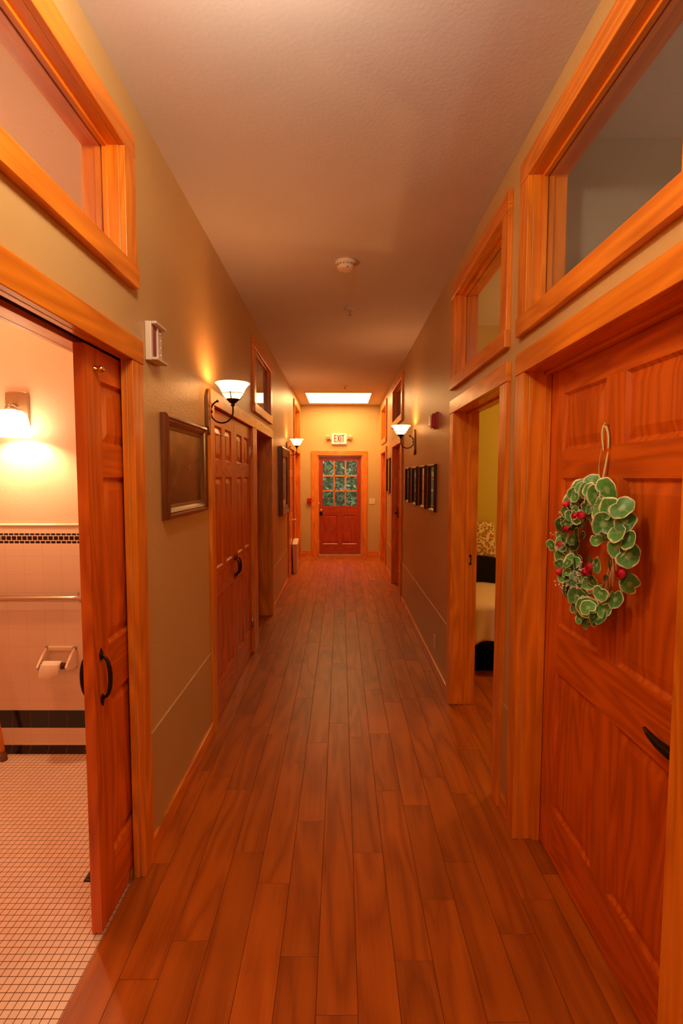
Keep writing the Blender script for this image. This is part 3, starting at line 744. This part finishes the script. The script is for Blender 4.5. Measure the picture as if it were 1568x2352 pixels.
def picture(s, y0, y1, z0, z1, label, fw, ft, fm, art, cat='picture', liner=None, group=None, wavy=False, name='framed_picture', tilt=0.):
    root = empty(name, (X(s, -.001), (y0+y1)/2, (z0+z1)/2), label, cat, group=group)
    hw, hh = (y1-y0)/2, (z1-z0)/2; sx = -s
    def ring(b, o0, o1, x0, x1, mi=0):
        # o0/o1: insets from the outer edge; x0 = thickness at o0, x1 = thickness at o1
        a = [(-hw+o0, -hh+o0), (hw-o0, -hh+o0), (hw-o0, hh-o0), (-hw+o0, hh-o0)]
        c = [(-hw+o1, -hh+o1), (hw-o1, -hh+o1), (hw-o1, hh-o1), (-hw+o1, hh-o1)]
        vs = [(sx*x0, *p) for p in a]+[(sx*x1, *p) for p in c]
        b.add(vs, [(k, (k+1) % 4, 4+(k+1) % 4, 4+k) for k in range(4)], mi)
    b = MB()
    prof = [(0, 0.0), (0, ft*.75), (fw*.12, ft*.92), (fw*.35, ft), (fw*.5, ft*.72), (fw*.62, ft*.78), (fw*.85, ft*.6), (fw, ft*.42), (fw, .004)]
    for k in range(len(prof)-1): ring(b, prof[k][0], prof[k+1][0], prof[k][1], prof[k+1][1])
    b.build('frame', fm, root)
    lw = 0
    if liner:
        lw = liner[0]; b = MB(); ring(b, fw-.001, fw+lw, ft*.40, ft*.30); ring(b, fw+lw, fw+lw, ft*.30, .004); b.build('liner', liner[1], root)
    b = MB().box(0, sx*.006, -hw+fw+lw-.002, hw-fw-lw+.002, -hh+fw+lw-.002, hh-fw-lw+.002)
    b.build('artwork', art, root)
    b = MB().box(sx*.0075, sx*.009, -hw+fw-.002, hw-fw+.002, -hh+fw-.002, hh-fw+.002)
    if not liner: b.build('glass', GLASS, root)
    root.rotation_euler = (0, tilt, 0)
    return root
ART1 = artmat('brown_painting', [(.2, (.09, .035, .012)), (.45, (.17, .075, .02)), (.6, (.24, .12, .035)), (.8, (.38, .20, .06))], 2.2, 1.5, .45)
picture(-1, 2.265, 2.945, 1.378, 1.850, 'dark brown painting in a moulded wooden frame, nearest on the left wall', .050, .034, PICFR, ART1, liner=(.016, plain('gilt_liner', (.20, .085, .022), .4)))
GA = 'row of four small pictures on the right wall'
arts = [artmat('landscape_a', [(.25, (.10, .14, .03)), (.4, (.13, .10, .04)), (.55, (.36, .29, .16)), (.68, (.55, .20, .07)), (.8, (.52, .44, .26))], 3., 1.5, .75),
        artmat('landscape_b', [(.2, (.22, .16, .06)), (.4, (.33, .08, .02)), (.5, (.20, .14, .05)), (.62, (.48, .33, .22)), (.8, (.5, .36, .14))], 4., 2.5, .5),
        artmat('landscape_c', [(.2, (.50, .26, .08)), (.35, (.22, .28, .06)), (.5, (.30, .10, .03)), (.62, (.44, .34, .18)), (.8, (.62, .52, .3))], 4.5, 2.5, .55),
        artmat('landscape_d', [(.15, (.42, .15, .04)), (.28, (.16, .22, .03)), (.48, (.14, .11, .04)), (.56, (.34, .20, .12)), (.8, (.50, .38, .18))], 3.5, 1.5, .75)]
labs = ['farthest of the four small dark-framed pictures on the right wall', 'second farthest of the four small dark-framed pictures', 'second nearest of the four small dark-framed pictures', 'nearest of the four small dark-framed pictures, beside the bedroom doorway']
for (a, c), lb, ar in zip(((5.70, 6.00), (5.14, 5.44), (4.62, 4.92), (4.14, 4.44)), labs, arts):
    picture(1, a, c, 1.287, 1.675, lb, .024, .024, DARKFR, ar, group=GA)
ART6 = artmat('olive_print', [(.2, (.25, .22, .08)), (.5, (.38, .32, .16)), (.8, (.46, .42, .25))], 3, 2, .4)
picture(1, 7.97, 8.46, 1.325, 1.865, 'olive picture hanging between the last two right doors', .022, .024, DARKFR, ART6)
# broad framed picture with a scalloped liner on the left
root = empty('framed_picture', (X(-1, -.001), 6.985, 1.512), 'tall deep-framed picture with wavy pale border on the left wall', 'picture')
b = MB(); hw, hh = .45, .445
def ring2(b, o0, o1, x0, x1):
    a = [(-hw+o0, -hh+o0), (hw-o0, -hh+o0), (hw-o0, hh-o0), (-hw+o0, hh-o0)]; c = [(-hw+o1, -hh+o1), (hw-o1, -hh+o1), (hw-o1, hh-o1), (-hw+o1, hh-o1)]
    b.add([(x0, *p) for p in a]+[(x1, *p) for p in c], [(k, (k+1) % 4, 4+(k+1) % 4, 4+k) for k in range(4)])
for p, q in zip([(0, 0), (0, .045), (.02, .055), (.06, .040), (.10, .036), (.115, .028)], [(0, .045), (.02, .055), (.06, .040), (.10, .036), (.115, .028), (.115, .004)]):
    ring2(b, p[0], q[0], p[1], q[1])
b.build('frame', PICFR, root)
MB().box(.0005, .010, -hw+.11, hw-.11, -hh+.11, hh-.11).build('mat_board', plain('cream_mat', (.72, .56, .34), .6), root)
poly = []; mw, mh = .19, .25
for k in range(96):
    a = 2*PI*k/96; c_, s_ = math.cos(a), math.sin(a); q = max(abs(c_)/mw, abs(s_)/mh); rr = 1/q+.009*math.sin(12*a)
    poly.append((c_*rr, s_*rr))
MB().prism(poly, .0102, .013, 'X').build('artwork', artmat('dark_portrait', [(.2, (.10, .03, .01)), (.5, (.20, .10, .03)), (.7, (.22, .2, .06)), (.85, (.38, .2, .08))], 3, 2, .4), root)

# ------------------------------------------------------------------ cream bin by the far left door
r = empty('waste_bin', (X(-1, -.045), 8.43, 0), 'narrow cream bin with slanted lid standing by the far left door', 'bin')
b = MB(); b.add([(-.030, -.12, .001), (.030, -.12, .001), (.030, .12, .001), (-.030, .12, .001), (-.040, -.14, .47), (.040, -.14, .47), (.040, .14, .47), (-.040, .14, .47)],
                [(0,3,2,1),(4,5,6,7),(0,1,5,4),(1,2,6,5),(2,3,7,6),(3,0,4,7)])
b.build('body', plain('cream_bin', (.70, .52, .33), .45), r, bevel=.006)
b = MB(); b.add([(-.043, -.145, .47), (.043, -.145, .47), (.043, .145, .47), (-.043, .145, .47), (-.043, -.145, .485), (.043, -.145, .485), (.043, .145, .55), (-.043, .145, .55)],
                [(0,3,2,1),(4,5,6,7),(0,1,5,4),(1,2,6,5),(2,3,7,6),(3,0,4,7)])
b.build('lid', CREAMP, r, bevel=.006)

# ------------------------------------------------------------------ bathroom things
r = empty('vanity_lamp', (-1.765, 2.87, 1.93), 'glowing bell glass wall lamp on the bathroom wall', 'wall lamp')
b = MB(); poly = [(-.062, -.085), (.062, -.085), (.062, .095)] + [(.062*math.cos(a), .095+.010*math.sin(a)) for a in [PI*k/8 for k in range(1, 8)]] + [(-.062, .095)]
b.prism(poly, -.022, -.0005, 'Y'); b.build('back_plate', plain('brushed_nickel', (.50, .34, .20), .35, .8), r, bevel=.006)
b = MB(); b.tube([(0, -.02, .02), (0, -.07, .03), (.02, -.115, .02), (.03, -.12, -.005)], .008, 10); b.lathe([(.0001, .004), (.026, .004), (.026, -.014), (.020, -.016), (.0001, -.016)], (.03, -.12, 0), 'Z', 20)
b.build('arm', CHROME, r)
VG = emit('vanity_glass', (1., .74, .40), 9.)
b = MB(); b.lathe([(.022, -.010), (.055, -.016), (.074, -.035), (.083, -.075), (.088, -.115), (.096, -.150), (.093, -.150), (.085, -.115), (.080, -.075), (.070, -.038), (.052, -.020), (.022, -.014)], (.03, -.12, 0), 'Z', 32)
b.build('glass_shade', VG, r)
b = MB(); b.sphere((.03, -.12, -.085), .035, 10); b.build('bulb', emit('vanity_bulb', (1., .58, .27), 620.), r)

b = MB()
pts = [(-2.45, 2.855, .900), (-2.45, 2.80, .900)]
b.tube([(-2.6, 2.805, .900), (-1.475, 2.805, .900), (-1.452, 2.810, .900), (-1.440, 2.825, .900), (-1.438, 2.855, .900)], .0165, 16)
r = empty('grab_bar', (-1.9, 2.856, .90), 'horizontal metal grab bar on the tiled bathroom wall', 'grab bar'); o = b.build('rail', CHROME, r); o.location = -Vector(r.location)
b = MB(); b.lathe([(.0001, 2.8555), (.034, 2.8555), (.034, 2.850), (.018, 2.846)], (-1.438, 0, .900), 'Y', 24); o = b.build('flange', CHROME, r); o.location = -Vector(r.location)

r = empty('paper_holder', (-1.570, 2.856, .555), 'white ceramic toilet paper holder set on the tiles', 'paper holder')
b = MB(); hw, hh = .085, .062
for (x0, x1, z0, z1) in ((-hw, hw, hh-.022, hh), (-hw, hw, -hh, -hh+.014), (-hw, -hw+.020, -hh, hh), (hw-.020, hw, -hh, hh)): b.box(x0, x1, -.016, 0, z0, z1)
b.build('back_frame', CERAM, r, bevel=.004)
b = MB().box(-hw+.01, hw-.01, -.006, 0, -hh+.01, hh-.01); b.build('recess', T4, r)
for sx in (-1, 1):
    b = MB(); b.prism([(-.014, .058), (-.014, -.058), (-.105, -.040), (-.112, -.022), (-.100, -.008), (-.055, .030)], sx*(hw-.014), sx*hw, 'X'); 
    b.build('side_arm', CERAM, r, bevel=.004)
r = empty('toilet_paper', (-1.570, 2.775, .533), 'nearly used up toilet paper roll with a loose sheet hanging', 'toilet paper')
b = MB(); b.lathe([(.018, -.050), (.027, -.050), (.027, .050), (.018, .050), (.018, -.050)], (-.008, 0, 0), 'X', 24); b.build('roll', PAPER, r)
b = MB(); b.lathe([(.0001, -.0708), (.0165, -.0708), (.0165, .0708), (.0001, .0708)], (0, 0, 0), 'X', 20); b.build('spindle', plain('dark_roll_core', (.06, .02, .01), .5), r)
b = MB(); vs_, fs_ = [], []
for i in range(9):
    for j in range(9):
        u = j/8; v = i/8; x = -.058+.10*u-.012*v*(1-u); z = .020-.058*v-.010*math.sin(3*u+1)*v-.02*v*(1-abs(u-.4)); y = -.0275-.010*math.sin(v*2.2)-.006*math.sin(5*u)*v
        vs_.append((x, y, z))
for i in range(8):
    for j in range(8): fs_.append((i*9+j, i*9+j+1, (i+1)*9+j+1, (i+1)*9+j))
b.add(vs_, fs_, 0, True); o = b.build('loose_sheet', PAPER, r); md = o.modifiers.new('t', 'SOLIDIFY'); md.thickness = .0008

r = empty('wooden_pole', (-1.862, 2.765, 0), 'slim wooden pole leaning on the bathroom wall at the picture edge', 'pole')
b = MB(); b.tube([(0, 0, .022), (-.128, .036, .80)], .0115, 12); b.build('shaft', W['Z'], r)
b = MB(); b.lathe([(.0001, .0012), (.018, .0012), (.019, .010), (.016, .038), (.0125, .050)], (0, 0, 0), 'Z', 16); b.build('foot', plain('brown_rubber', (.16, .06, .03), .7), r)
b = MB(); b.tube([(-.0375, .0105, .250), (-.0405, .0113, .270)], .0135, 12); b.build('collar', BLACKIRON, r)

b = MB(); b.box(-.995, -.86, 1.905, 2.06, .0012, .006)
for k in range(6): b.box(-.985, -.865, 1.918+.022*k, 1.928+.022*k, .006, .009)
b.build('floor_vent', plain('black_register', (.012, .008, .01), .5), label='black floor vent in the bathroom tiles behind the sliding door', cat='floor vent')

# ------------------------------------------------------------------ bedroom things
r = empty('bed', (1.75, 4.40, 0), 'dark wooden bed seen through the bedroom doorway', 'bed')
BW = plain('black_walnut', (.004, .0015, .001), .6, spec=.2)
b = MB(); b.box(-.80, 1.1, -.36, .44, .22, .30); b.build('base', BW, r, bevel=.006)
for (x, y) in ((-.76, -.32), (-.76, .40), (1.06, -.32), (1.06, .40)): MB().box(x-.035, x+.035, y-.035, y+.035, .0005, .22).build('leg', BW, r, bevel=.004)
MB().box(-.80, 1.1, -.30, -.28, .004, .22).build('under_panel', plain('black_under_panel', (.002, .001, .001), .9, spec=.1), r)  # black sheet closing the space below the bed base
MB().box(-.80, 1.1, -.34, .42, .30, .55).build('mattress', plain('ticking', (.6, .5, .38), .8), r, bevel=.03)
hp = [(-.80, .30)]
for k in range(33): u = k/32; hp.append((-.80+1.9*u, .790+.045*math.sin(PI*min(1, u*3.1))*(1 if u < .33 else 0)+.06*math.sin(PI*max(0, u-.33)/.67)))
hp.append((1.1, .30)); b = MB().prism(hp, .425, .465, 'Y'); b.build('back_board', BW, r, bevel=.006)
MB().box(-.80, 1.1, .466, .518, .30, .724).build('rear_ledge', BW, r)
# coverlet: draped sheet over top and near side
b = MB(); vs_, fs_ = [], []; NX, NV = 60, 26
random.seed(3)
for i in range(NV):
    v = i/(NV-1)
    for j in range(NX):
        u = j/(NX-1); x = .93+1.92*u
        if v < .45:
            y = 4.82-.79*(v/.45); z = .572+.006*math.sin(13*u*3+v*9)
            if v > .40: z -= (v-.40)/.05*.012
        else:
            w = (v-.45)/.55; z = .555-.285*w-.020*math.sin(u*34)*w*(.5); y = 4.020-.012-.024*(.25+w)*math.sin(u*62+2.5*math.sin(u*17)+2*w)-.02*w
        vs_.append((x-1.75, y-4.40, z))
for i in range(NV-1):
    for j in range(NX-1): fs_.append((i*NX+j, i*NX+j+1, (i+1)*NX+j+1, (i+1)*NX+j))
b.add(vs_, fs_, 0, True)
o = b.build('bedspread', plain('cream_coverlet', (.78, .62, .46), .85, bump=.4, bscale=14), loc=(1.75, 4.40, 0), label='cream coverlet draped over the bed in the bedroom', cat='bedspread')
md = o.modifiers.new('t', 'SOLIDIFY'); md.thickness = .006; md.offset = 1
# floral cushion
m, n, l, out = mat('floral_fabric'); bs = pbsdf(n, l, out); bs.inputs['Roughness'].default_value = .9
tc = n.new('ShaderNodeTexCoord'); vo = n.new('ShaderNodeTexVoronoi'); vo.inputs['Scale'].default_value = 38; l.new(tc.outputs['Object'], vo.inputs['Vector'])
rp = ramp(n, [(0, (.70, .10, .05)), (.25, (.60, .16, .06)), (.36, (.16, .17, .04)), (.48, (.36, .25, .08)), (.58, (.78, .55, .26)), (1, (.80, .62, .34))])
l.new(vo.outputs['Distance'], rp.inputs[0]); l.new(rp.outputs[0], bs.inputs['Base Color']); FLOR = m
r = empty('floral_cushion', (1.32, 4.893, .93), 'tall flowered cushion propped behind the bed against the olive wall', 'cushion')
b = MB(); vs_, fs_ = [], []; N = 17
for sd in (-1, 1):
    for i in range(N):
        for j in range(N):
            u = j/(N-1)*2-1; v = i/(N-1)*2-1; e = (1-abs(u)**3)*(1-abs(v)**3)
            x = u*(.150-.018*v); z = v*.205+(.01*(1-u*u) if v > 0 else 0); vs_.append((x, sd*(.002+.020*e**.5), z))
for sd in (0, 1):
    for i in range(N-1):
        for j in range(N-1): q = sd*N*N; fs_.append((q+i*N+j, q+i*N+j+1, q+(i+1)*N+j+1, q+(i+1)*N+j))
b.add(vs_, fs_, 0, True); b.build('cover', FLOR, r)
b = MB(); pts = []
for (u, v) in [(-1, -1), (0, -1), (1, -1), (1, 0), (1, 1), (0, 1), (-1, 1), (-1, 0), (-1, -1)]: pts.append((u*(.150-.018*v), 0, v*.205))
b.tube(pts, .004, 6); b.build('piping', plain('cream_piping', (.7, .55, .3), .8), r)

# ------------------------------------------------------------------ wreath on the near right door
random.seed(21)
xd = X(1, .091)
wc = Vector((xd-.030, 1.672, 1.340))
wr = empty('ivy_wreath', wc, 'variegated ivy wreath with red rosebuds hanging by a ribbon on the door', 'wreath')
def wp(a, r, o): return Vector((-o, -r*math.cos(a), r*math.sin(a)))      # a=0 toward the viewer's right (-Y), o = out of the door
b = MB()
for q in range(13):
    ph = random.uniform(0, 6.28); tw = random.choice((3, 4, 5)); rr = random.uniform(.006, .016)
    pts = [wp(2*PI*k/72, .148+rr*math.cos(tw*2*PI*k/72+ph), .012+rr*math.sin(tw*2*PI*k/72+ph)) for k in range(73)]
    b.tube(pts, random.uniform(.0022, .0036), 6, cap=False)
b.build('vine_ring', plain('willow_vine', (.90, .52, .26), .5), wr)
# leaves
m, n, l, out = mat('variegated_leaf'); bs = pbsdf(n, l, out); bs.inputs['Roughness'].default_value = .42
at = n.new('ShaderNodeAttribute'); at.attribute_name = 'rim'; sp = n.new('ShaderNodeSeparateColor'); l.new(at.outputs['Color'], sp.inputs[0])
tc = n.new('ShaderNodeTexCoord'); nz = n.new('ShaderNodeTexNoise'); nz.inputs['Scale'].default_value = 45; l.new(tc.outputs['Object'], nz.inputs['Vector'])
ad = n.new('ShaderNodeMath'); ad.operation = 'MULTIPLY_ADD'; ad.inputs[1].default_value = .35; l.new(nz.outputs['Fac'], ad.inputs[0]); l.new(sp.outputs[0], ad.inputs[2])
rp = ramp(n, [(.0, (.26, .50, .16)), (.16, (.26, .50, .16)), (.42, (.050, .24, .045)), (.90, (.085, .30, .055)), (.965, (.34, .48, .20)), (1., (.85, .86, .58))])
sb = n.new('ShaderNodeMath'); sb.operation = 'SUBTRACT'; sb.inputs[1].default_value = .115; l.new(ad.outputs[0], sb.inputs[0]); l.new(sb.outputs[0], rp.inputs[0])
mr = n.new('ShaderNodeMapRange'); mr.inputs[3].default_value = .55; mr.inputs[4].default_value = 1.5; l.new(sp.outputs[1], mr.inputs[0])
mx = n.new('ShaderNodeMix'); mx.data_type = 'RGBA'; mx.blend_type = 'MULTIPLY'; mx.inputs[0].default_value = 1; l.new(rp.outputs[0], mx.inputs[6]); l.new(mr.outputs[0], mx.inputs[7])
vn = n.new('ShaderNodeMix'); vn.data_type = 'RGBA'; vn.inputs[7].default_value = (.30, .52, .20, 1); l.new(sp.outputs[2], vn.inputs[0]); l.new(mx.outputs[2], vn.inputs[6]); l.new(vn.outputs[2], bs.inputs['Base Color'])
LEAF = m
plain_leaf = plain('narrow_leaf', (.05, .11, .025), .45)
lv, lf, lc = [], [], []
def leaf(c, nrm, spin, size):
    nrm = nrm.normalized(); u = nrm.cross(Vector((.13, .3, 1))).normalized(); w = nrm.cross(u)
    e1 = u*math.cos(spin)+w*math.sin(spin); e2 = nrm.cross(e1)
    N = 28; o = len(lv); tone = random.random(); rings = (.0, .35, .68, .86, 1.)
    for ri, q in enumerate(rings):
        for k in range(N):
            a = 2*PI*k/N
            notch = 1-.42*math.exp(-((a-PI)/.30)**2)
            rad = size*notch*(1+.03*math.cos(7*a+tone*6)+.03*math.cos(3*a+tone*20))
            if ri == 0 and k > 0: continue
            p = c+e1*(rad*q*math.cos(a)*1.0)+e2*(rad*q*math.sin(a)*1.12)+nrm*(size*(.22*q*q*(.5+.5*math.cos(2*a))-.10*abs(math.sin(a))*q))
            lv.append(p); lc.append((q, tone, max(0, math.cos(6*a))**10*(1-q), 1))
    def ix(r, k): return o if r == 0 else o+1+(r-1)*N+k % N
    for k in range(N): lf.append((ix(0, 0), ix(1, k), ix(1, k+1)))
    for r in range(1, len(rings)-1):
        for k in range(N): lf.append((ix(r, k), ix(r+1, k), ix(r+1, k+1), ix(r, k+1)))
D2 = math.radians
spots = []
for k in range(105):
    a = random.uniform(0, 2*PI)
    deg = math.degrees(a)
    if deg > 315 or deg < 18: 
        if random.random() < .75: continue        # bare vine shows at the right
    rr = random.gauss(.155, .032); spots.append((a, rr, random.uniform(.0, .055), random.uniform(.014, .028)))
for deg, rr, oo, sz in ((90, .19, .03, .03), (75, .185, .045, .034), (62, .195, .05, .036), (48, .19, .055, .038), (38, .225, .05, .034), (33, .265, .04, .033), (24, .255, .035, .03), (278, .235, .03, .03), (265, .205, .04, .034), (30, .185, .06, .036), (20, .235, .045, .036), (14, .26, .035, .034), (3, .245, .03, .034), (8, .215, .045, .03), (342, .235, .01, .028), (318, .20, .01, .03), (300, .205, .02, .026), (288, .225, .03, .026), (205, .20, .02, .033), (190, .215, .015, .034), (172, .205, .02, .03), (230, .205, .02, .034), (250, .215, .02, .034), (150, .19, .02, .032), (135, .20, .02, .034),
                        (55, .235, .04, .036), (105, .20, .03, .032), (118, .19, .03, .03), (245, .17, .05, .032), (265, .165, .05, .034), (285, .19, .045, .034), (295, .225, .03, .034), (180, .175, .035, .034), (200, .18, .03, .036), (160, .17, .035, .034), (220, .18, .035, .03), (310, .17, .03, .02)):
    spots.append((D2(deg), rr, oo, sz))
for a, rr, oo, sz in spots:
    c = wp(a, rr, oo)
    nrm = Vector((-1, random.uniform(-.75, .45)-.25, random.uniform(-.35, .75)))
    leaf(c, nrm, random.uniform(0, 6.28), sz)
me = bpy.data.meshes.new('foliage'); me.from_pydata([tuple(v) for v in lv], [], lf); me.materials.append(LEAF)
ca = me.color_attributes.new('rim', 'FLOAT_COLOR', 'POINT')
for i, c in enumerate(lc): ca.data[i].color = c
for p in me.polygons: p.use_smooth = True
o = bpy.data.objects.new('foliage', me); C.objects.link(o); o.parent = wr; o['kind'] = 'stuff'; o['label'] = 'round green ivy leaves with cream edges'
md = o.modifiers.new('t', 'SOLIDIFY'); md.thickness = .0008
# narrow dark rose leaves
b = MB()
def blade(c, d, nrm, L, w):
    d = d.normalized(); sd = d.cross(nrm).normalized(); vs_ = []; n_ = 6
    for k in range(n_+1):
        t = k/n_; ww = w*math.sin(PI*(.06+.92*t))**.8; p = c+d*(L*t)+nrm*(-.12*L*t*t)
        vs_ += [p-sd*ww, p+nrm*(-.2*ww), p+sd*ww]
    fs_ = []
    for k in range(n_): fs_ += [(k*3, k*3+1, k*3+4, k*3+3), (k*3+1, k*3+2, k*3+5, k*3+4)]
    b.add(vs_, fs_, 0, True)
buds = [(128, .175, .045), (100, .105, .055), (60, .125, .075), (155, .120, .045), (185, .155, .045), (215, .185, .045), (333, .105, .060), (318, .098, .060), (350, .240, .040), (240, .175, .030), (258, .180, .040), (232, .148, .03)]
for deg, rr, oo in buds:
    c = wp(D2(deg), rr, oo-.012)
    for q in range(4): 
        t = random.uniform(0, 6.28); blade(c, Vector((-.3, math.cos(t), math.sin(t))), Vector((-1, 0, .2)), random.uniform(.030, .048), random.uniform(.006, .009))
for k in range(26):
    t = random.uniform(0, 6.28); blade(wp(random.uniform(0, 6.28), random.gauss(.145, .022), random.uniform(0, .035)), Vector((-.2, math.cos(t), math.sin(t))), Vector((-1, 0, .1)), random.uniform(.03, .05), random.uniform(.007, .010))
o = b.build('rose_leaves', plain_leaf, wr); o['kind'] = 'stuff'
ROSE = plain('pink_red_petals', (.85, .030, .085), .4)
def rosebud(c, nm='rosebud'):
    b = MB(); tilt = Vector((-1, random.uniform(-.5, .5), random.uniform(-.2, .7))).normalized(); u = tilt.cross(Vector((0, 0, 1))).normalized(); w = tilt.cross(u)
    for layer, (n_, r0, hgt) in enumerate(((5, .0115, .020), (4, .008, .024), (3, .0045, .026))):
        for k in range(n_):
            a0 = 2*PI*k/n_+layer*.6; vs_, fs_ = [], []
            for i in range(5):
                v = i/4
                for j in range(5):
                    uu = (j/4-.5)*2*PI/n_*1.35; rad = r0*(.35+.75*math.sin(PI*min(1, .12+.62*v)))+.0012*(j-2)*.3
                    vs_.append(c+(u*math.cos(a0+uu)+w*math.sin(a0+uu))*rad+tilt*(hgt*v*(1-.12*abs(j-2)/2)-.006))
            for i in range(4):
                for j in range(4): fs_.append((i*5+j, i*5+j+1, (i+1)*5+j+1, (i+1)*5+j))
            b.add(vs_, fs_, 0, True)
    o = b.build(nm, ROSE, wr); return o
for deg, rr, oo in buds[:-1]: rosebud(wp(D2(deg), rr, oo))
b = MB()
for deg, rr in ((140, .15), (80, .10), (72, .115), (168, .165), (320, .075), (310, .085), (300, .10), (292, .12), (285, .09), (250, .15), (236, .17), (228, .19)):
    c = wp(D2(deg), rr, .072)
    for k in range(5):
        d = Vector((random.uniform(-.006, .006), random.uniform(-.014, .014), random.uniform(-.014, .014))); b.sphere(c+d, random.uniform(.0022, .0036), 5)
o = b.build('white_sprig', plain('white_blossom', (.82, .75, .66), .7), wr); o['kind'] = 'stuff'
# ribbon
def ribbon(b, pts, w, nrm=Vector((-1, 0, 0))):
    vs_, fs_ = [], []; pts = [Vector(p) for p in pts]
    for i, p in enumerate(pts):
        t = (pts[min(i+1, len(pts)-1)]-pts[max(0, i-1)]).normalized(); sd = t.cross(nrm).normalized(); ww = w[i] if isinstance(w, list) else w
        vs_ += [p-sd*ww, p+sd*ww]
    for i in range(len(pts)-1): fs_.append((2*i, 2*i+1, 2*i+3, 2*i+2))
    b.add(vs_, fs_, 0, True)
b = MB(); zs_ = lambda L: [(p[0], p[1]*1.15, .165+(p[2]-.165)*1.17) for p in L]
knot = Vector((.022, -.012, .295))
ribbon(b, zs_([(.004, .008, .165), (.012, 0, .20), (.018, -.006, .25), knot]), [.0045, .006, .006, .005])
loop = [knot, (.022, -.014, .325), (.020, -.008, .352), (.018, .004, .366), (.018, .016, .360), (.020, .022, .335), (.022, .016, .305), (.022, .010, .290)]
ribbon(b, zs_(loop), [.0045, .0065, .0072, .0062, .006, .0068, .005, .003])
ribbon(b, zs_([(.022, .018, .31), (.022, .030, .285), (.022, .036, .25), (.020, .030, .222), (.018, .012, .214), (.016, .002, .212)]), [.0008, .0010, .0014, .0026, .0042, .0046])
o = b.build('ribbon', plain('pale_green_ribbon', (.80, .95, .50), .3), wr); md = o.modifiers.new('t', 'SOLIDIFY'); md.thickness = .0008
md = o.modifiers.new('s', 'SUBSURF'); md.levels = 2; md.render_levels = 2
b = MB().tube([(xd-.0006-wc.x, -.002, .396), (xd-.014-wc.x, -.002, .396), (xd-.016-wc.x, -.002, .406)], .0016, 8); b.build('hook', BRASS, wr)

# ------------------------------------------------------------------ outside the exit door
b = MB().box(-6, 6, FY+.14, 18, -.14, -.02); b.build('ground_outside', plain('garden_soil', (.10, .10, .05), .9), kind='structure', label='dark garden ground outside the exit door', cat='ground')
random.seed(11)
LG = []
for nm, c in (('leaf_dark', (.035, .085, .020)), ('leaf_mid', (.085, .17, .04)), ('leaf_light', (.20, .27, .07))): LG.append(plain(nm, c, .5))
b = MB()
for k in range(5200):
    x = random.uniform(-2.2, 2.2); z = random.uniform(0, 3.1); y = random.uniform(11.9, 13.4)+.25*math.sin(x*4+z*3)
    sz = random.uniform(.025, .075); n1_ = Vector((random.uniform(-1, 1), -1, random.uniform(-.6, 1))).normalized(); u = n1_.cross(Vector((0, 0, 1))).normalized(); w = n1_.cross(u); t = random.uniform(0, 6.28)
    e1 = u*math.cos(t)+w*math.sin(t); e2 = n1_.cross(e1); c = Vector((x, y, z))
    b.add([c-e1*sz, c+e2*sz*.45, c+e1*sz, c-e2*sz*.45], [(0, 1, 2, 3)], random.choice((0, 0, 1, 1, 2)))
for k in range(14):
    x = random.uniform(-2, 2); b.tube([(x, 12.6, 0), (x+random.uniform(-.2, .2), 12.7, 1.4), (x+random.uniform(-.5, .5), 12.8, 3.)], [.03, .02, .008], 6, 0)
b.build('hedge_outside', LG, kind='stuff', label='green garden shrubbery seen through the panes of the exit door', cat='shrubbery')
b = MB().box(-3.5, 3.5, 13.6, 13.7, 0, 3.6); b.build('backdrop_fence', plain('dark_garden_fence', (.03, .05, .02), .9), kind='structure', label='dark garden fence behind the shrubbery', cat='fence')

# ------------------------------------------------------------------ light in the side rooms (point lights without fittings, added fills except in the bathroom)
def point(name, loc, col, w, r=.06):
    l = bpy.data.lights.new(name, 'POINT'); l.energy = w; l.color = col; l.shadow_soft_size = r
    o = bpy.data.objects.new(name, l); C.objects.link(o); o.location = loc; return o
point('bedroom_fill', (2.3, 3.8, 2.0), (1., .50, .14), 42)  # added fill light that brightens the olive wall and the bedspread
point('near_room_fill', (2.4, .2, 1.6), (1., .80, .55), 22)  # added fill light so the near right transom shows a dim room
point('far_left_room_fill', (-2.1, 6.5, 2.4), (1., .5, .2), 2)  # added faint fill light behind the far left transoms
point('far_right_room_fill', (2.2, 8., 2.4), (1., .5, .2), 5)  # added faint fill light behind the far right transoms
point('bathroom_ceiling_lamp', (-1.95, 1.95, 2.86), (1., .42, .16), 34, .09)

w = bpy.data.worlds.new('World'); sc.world = w; w.use_nodes = True
bg = w.node_tree.nodes['Background']; bg.inputs[0].default_value = (.55, .75, .85, 1); bg.inputs[1].default_value = 4.0

# ------------------------------------------------------------------ camera
cam = bpy.data.cameras.new('Camera'); co = bpy.data.objects.new('Camera', cam); C.objects.link(co)
co.location = (0, 0, 1.57)
cam.sensor_fit = 'VERTICAL'; cam.sensor_height = 36.; cam.lens = 1187/2352*36.
pitch, yaw, roll = .0677, .0017, -.0015
F = Vector((math.sin(yaw)*math.cos(pitch), math.cos(yaw)*math.cos(pitch), -math.sin(pitch)))
q = F.to_track_quat('-Z', 'Y'); co.rotation_mode = 'QUATERNION'
from mathutils import Quaternion
co.rotation_quaternion = q @ Quaternion((0, 0, 1), -roll)
cam.clip_start = .02; cam.clip_end = 100
sc.camera = co
vs = sc.view_settings; vs.view_transform = 'Standard'; vs.look = 'None'; vs.gamma = 1.; vs.exposure = 0.; vs.use_curve_mapping = False
cy = sc.cycles; cy.use_denoising = True; cy.sample_clamp_indirect = 6.; cy.max_bounces = 8; cy.diffuse_bounces = 5; cy.transparent_max_bounces = 12
cy.caustics_reflective = False; cy.caustics_refractive = False
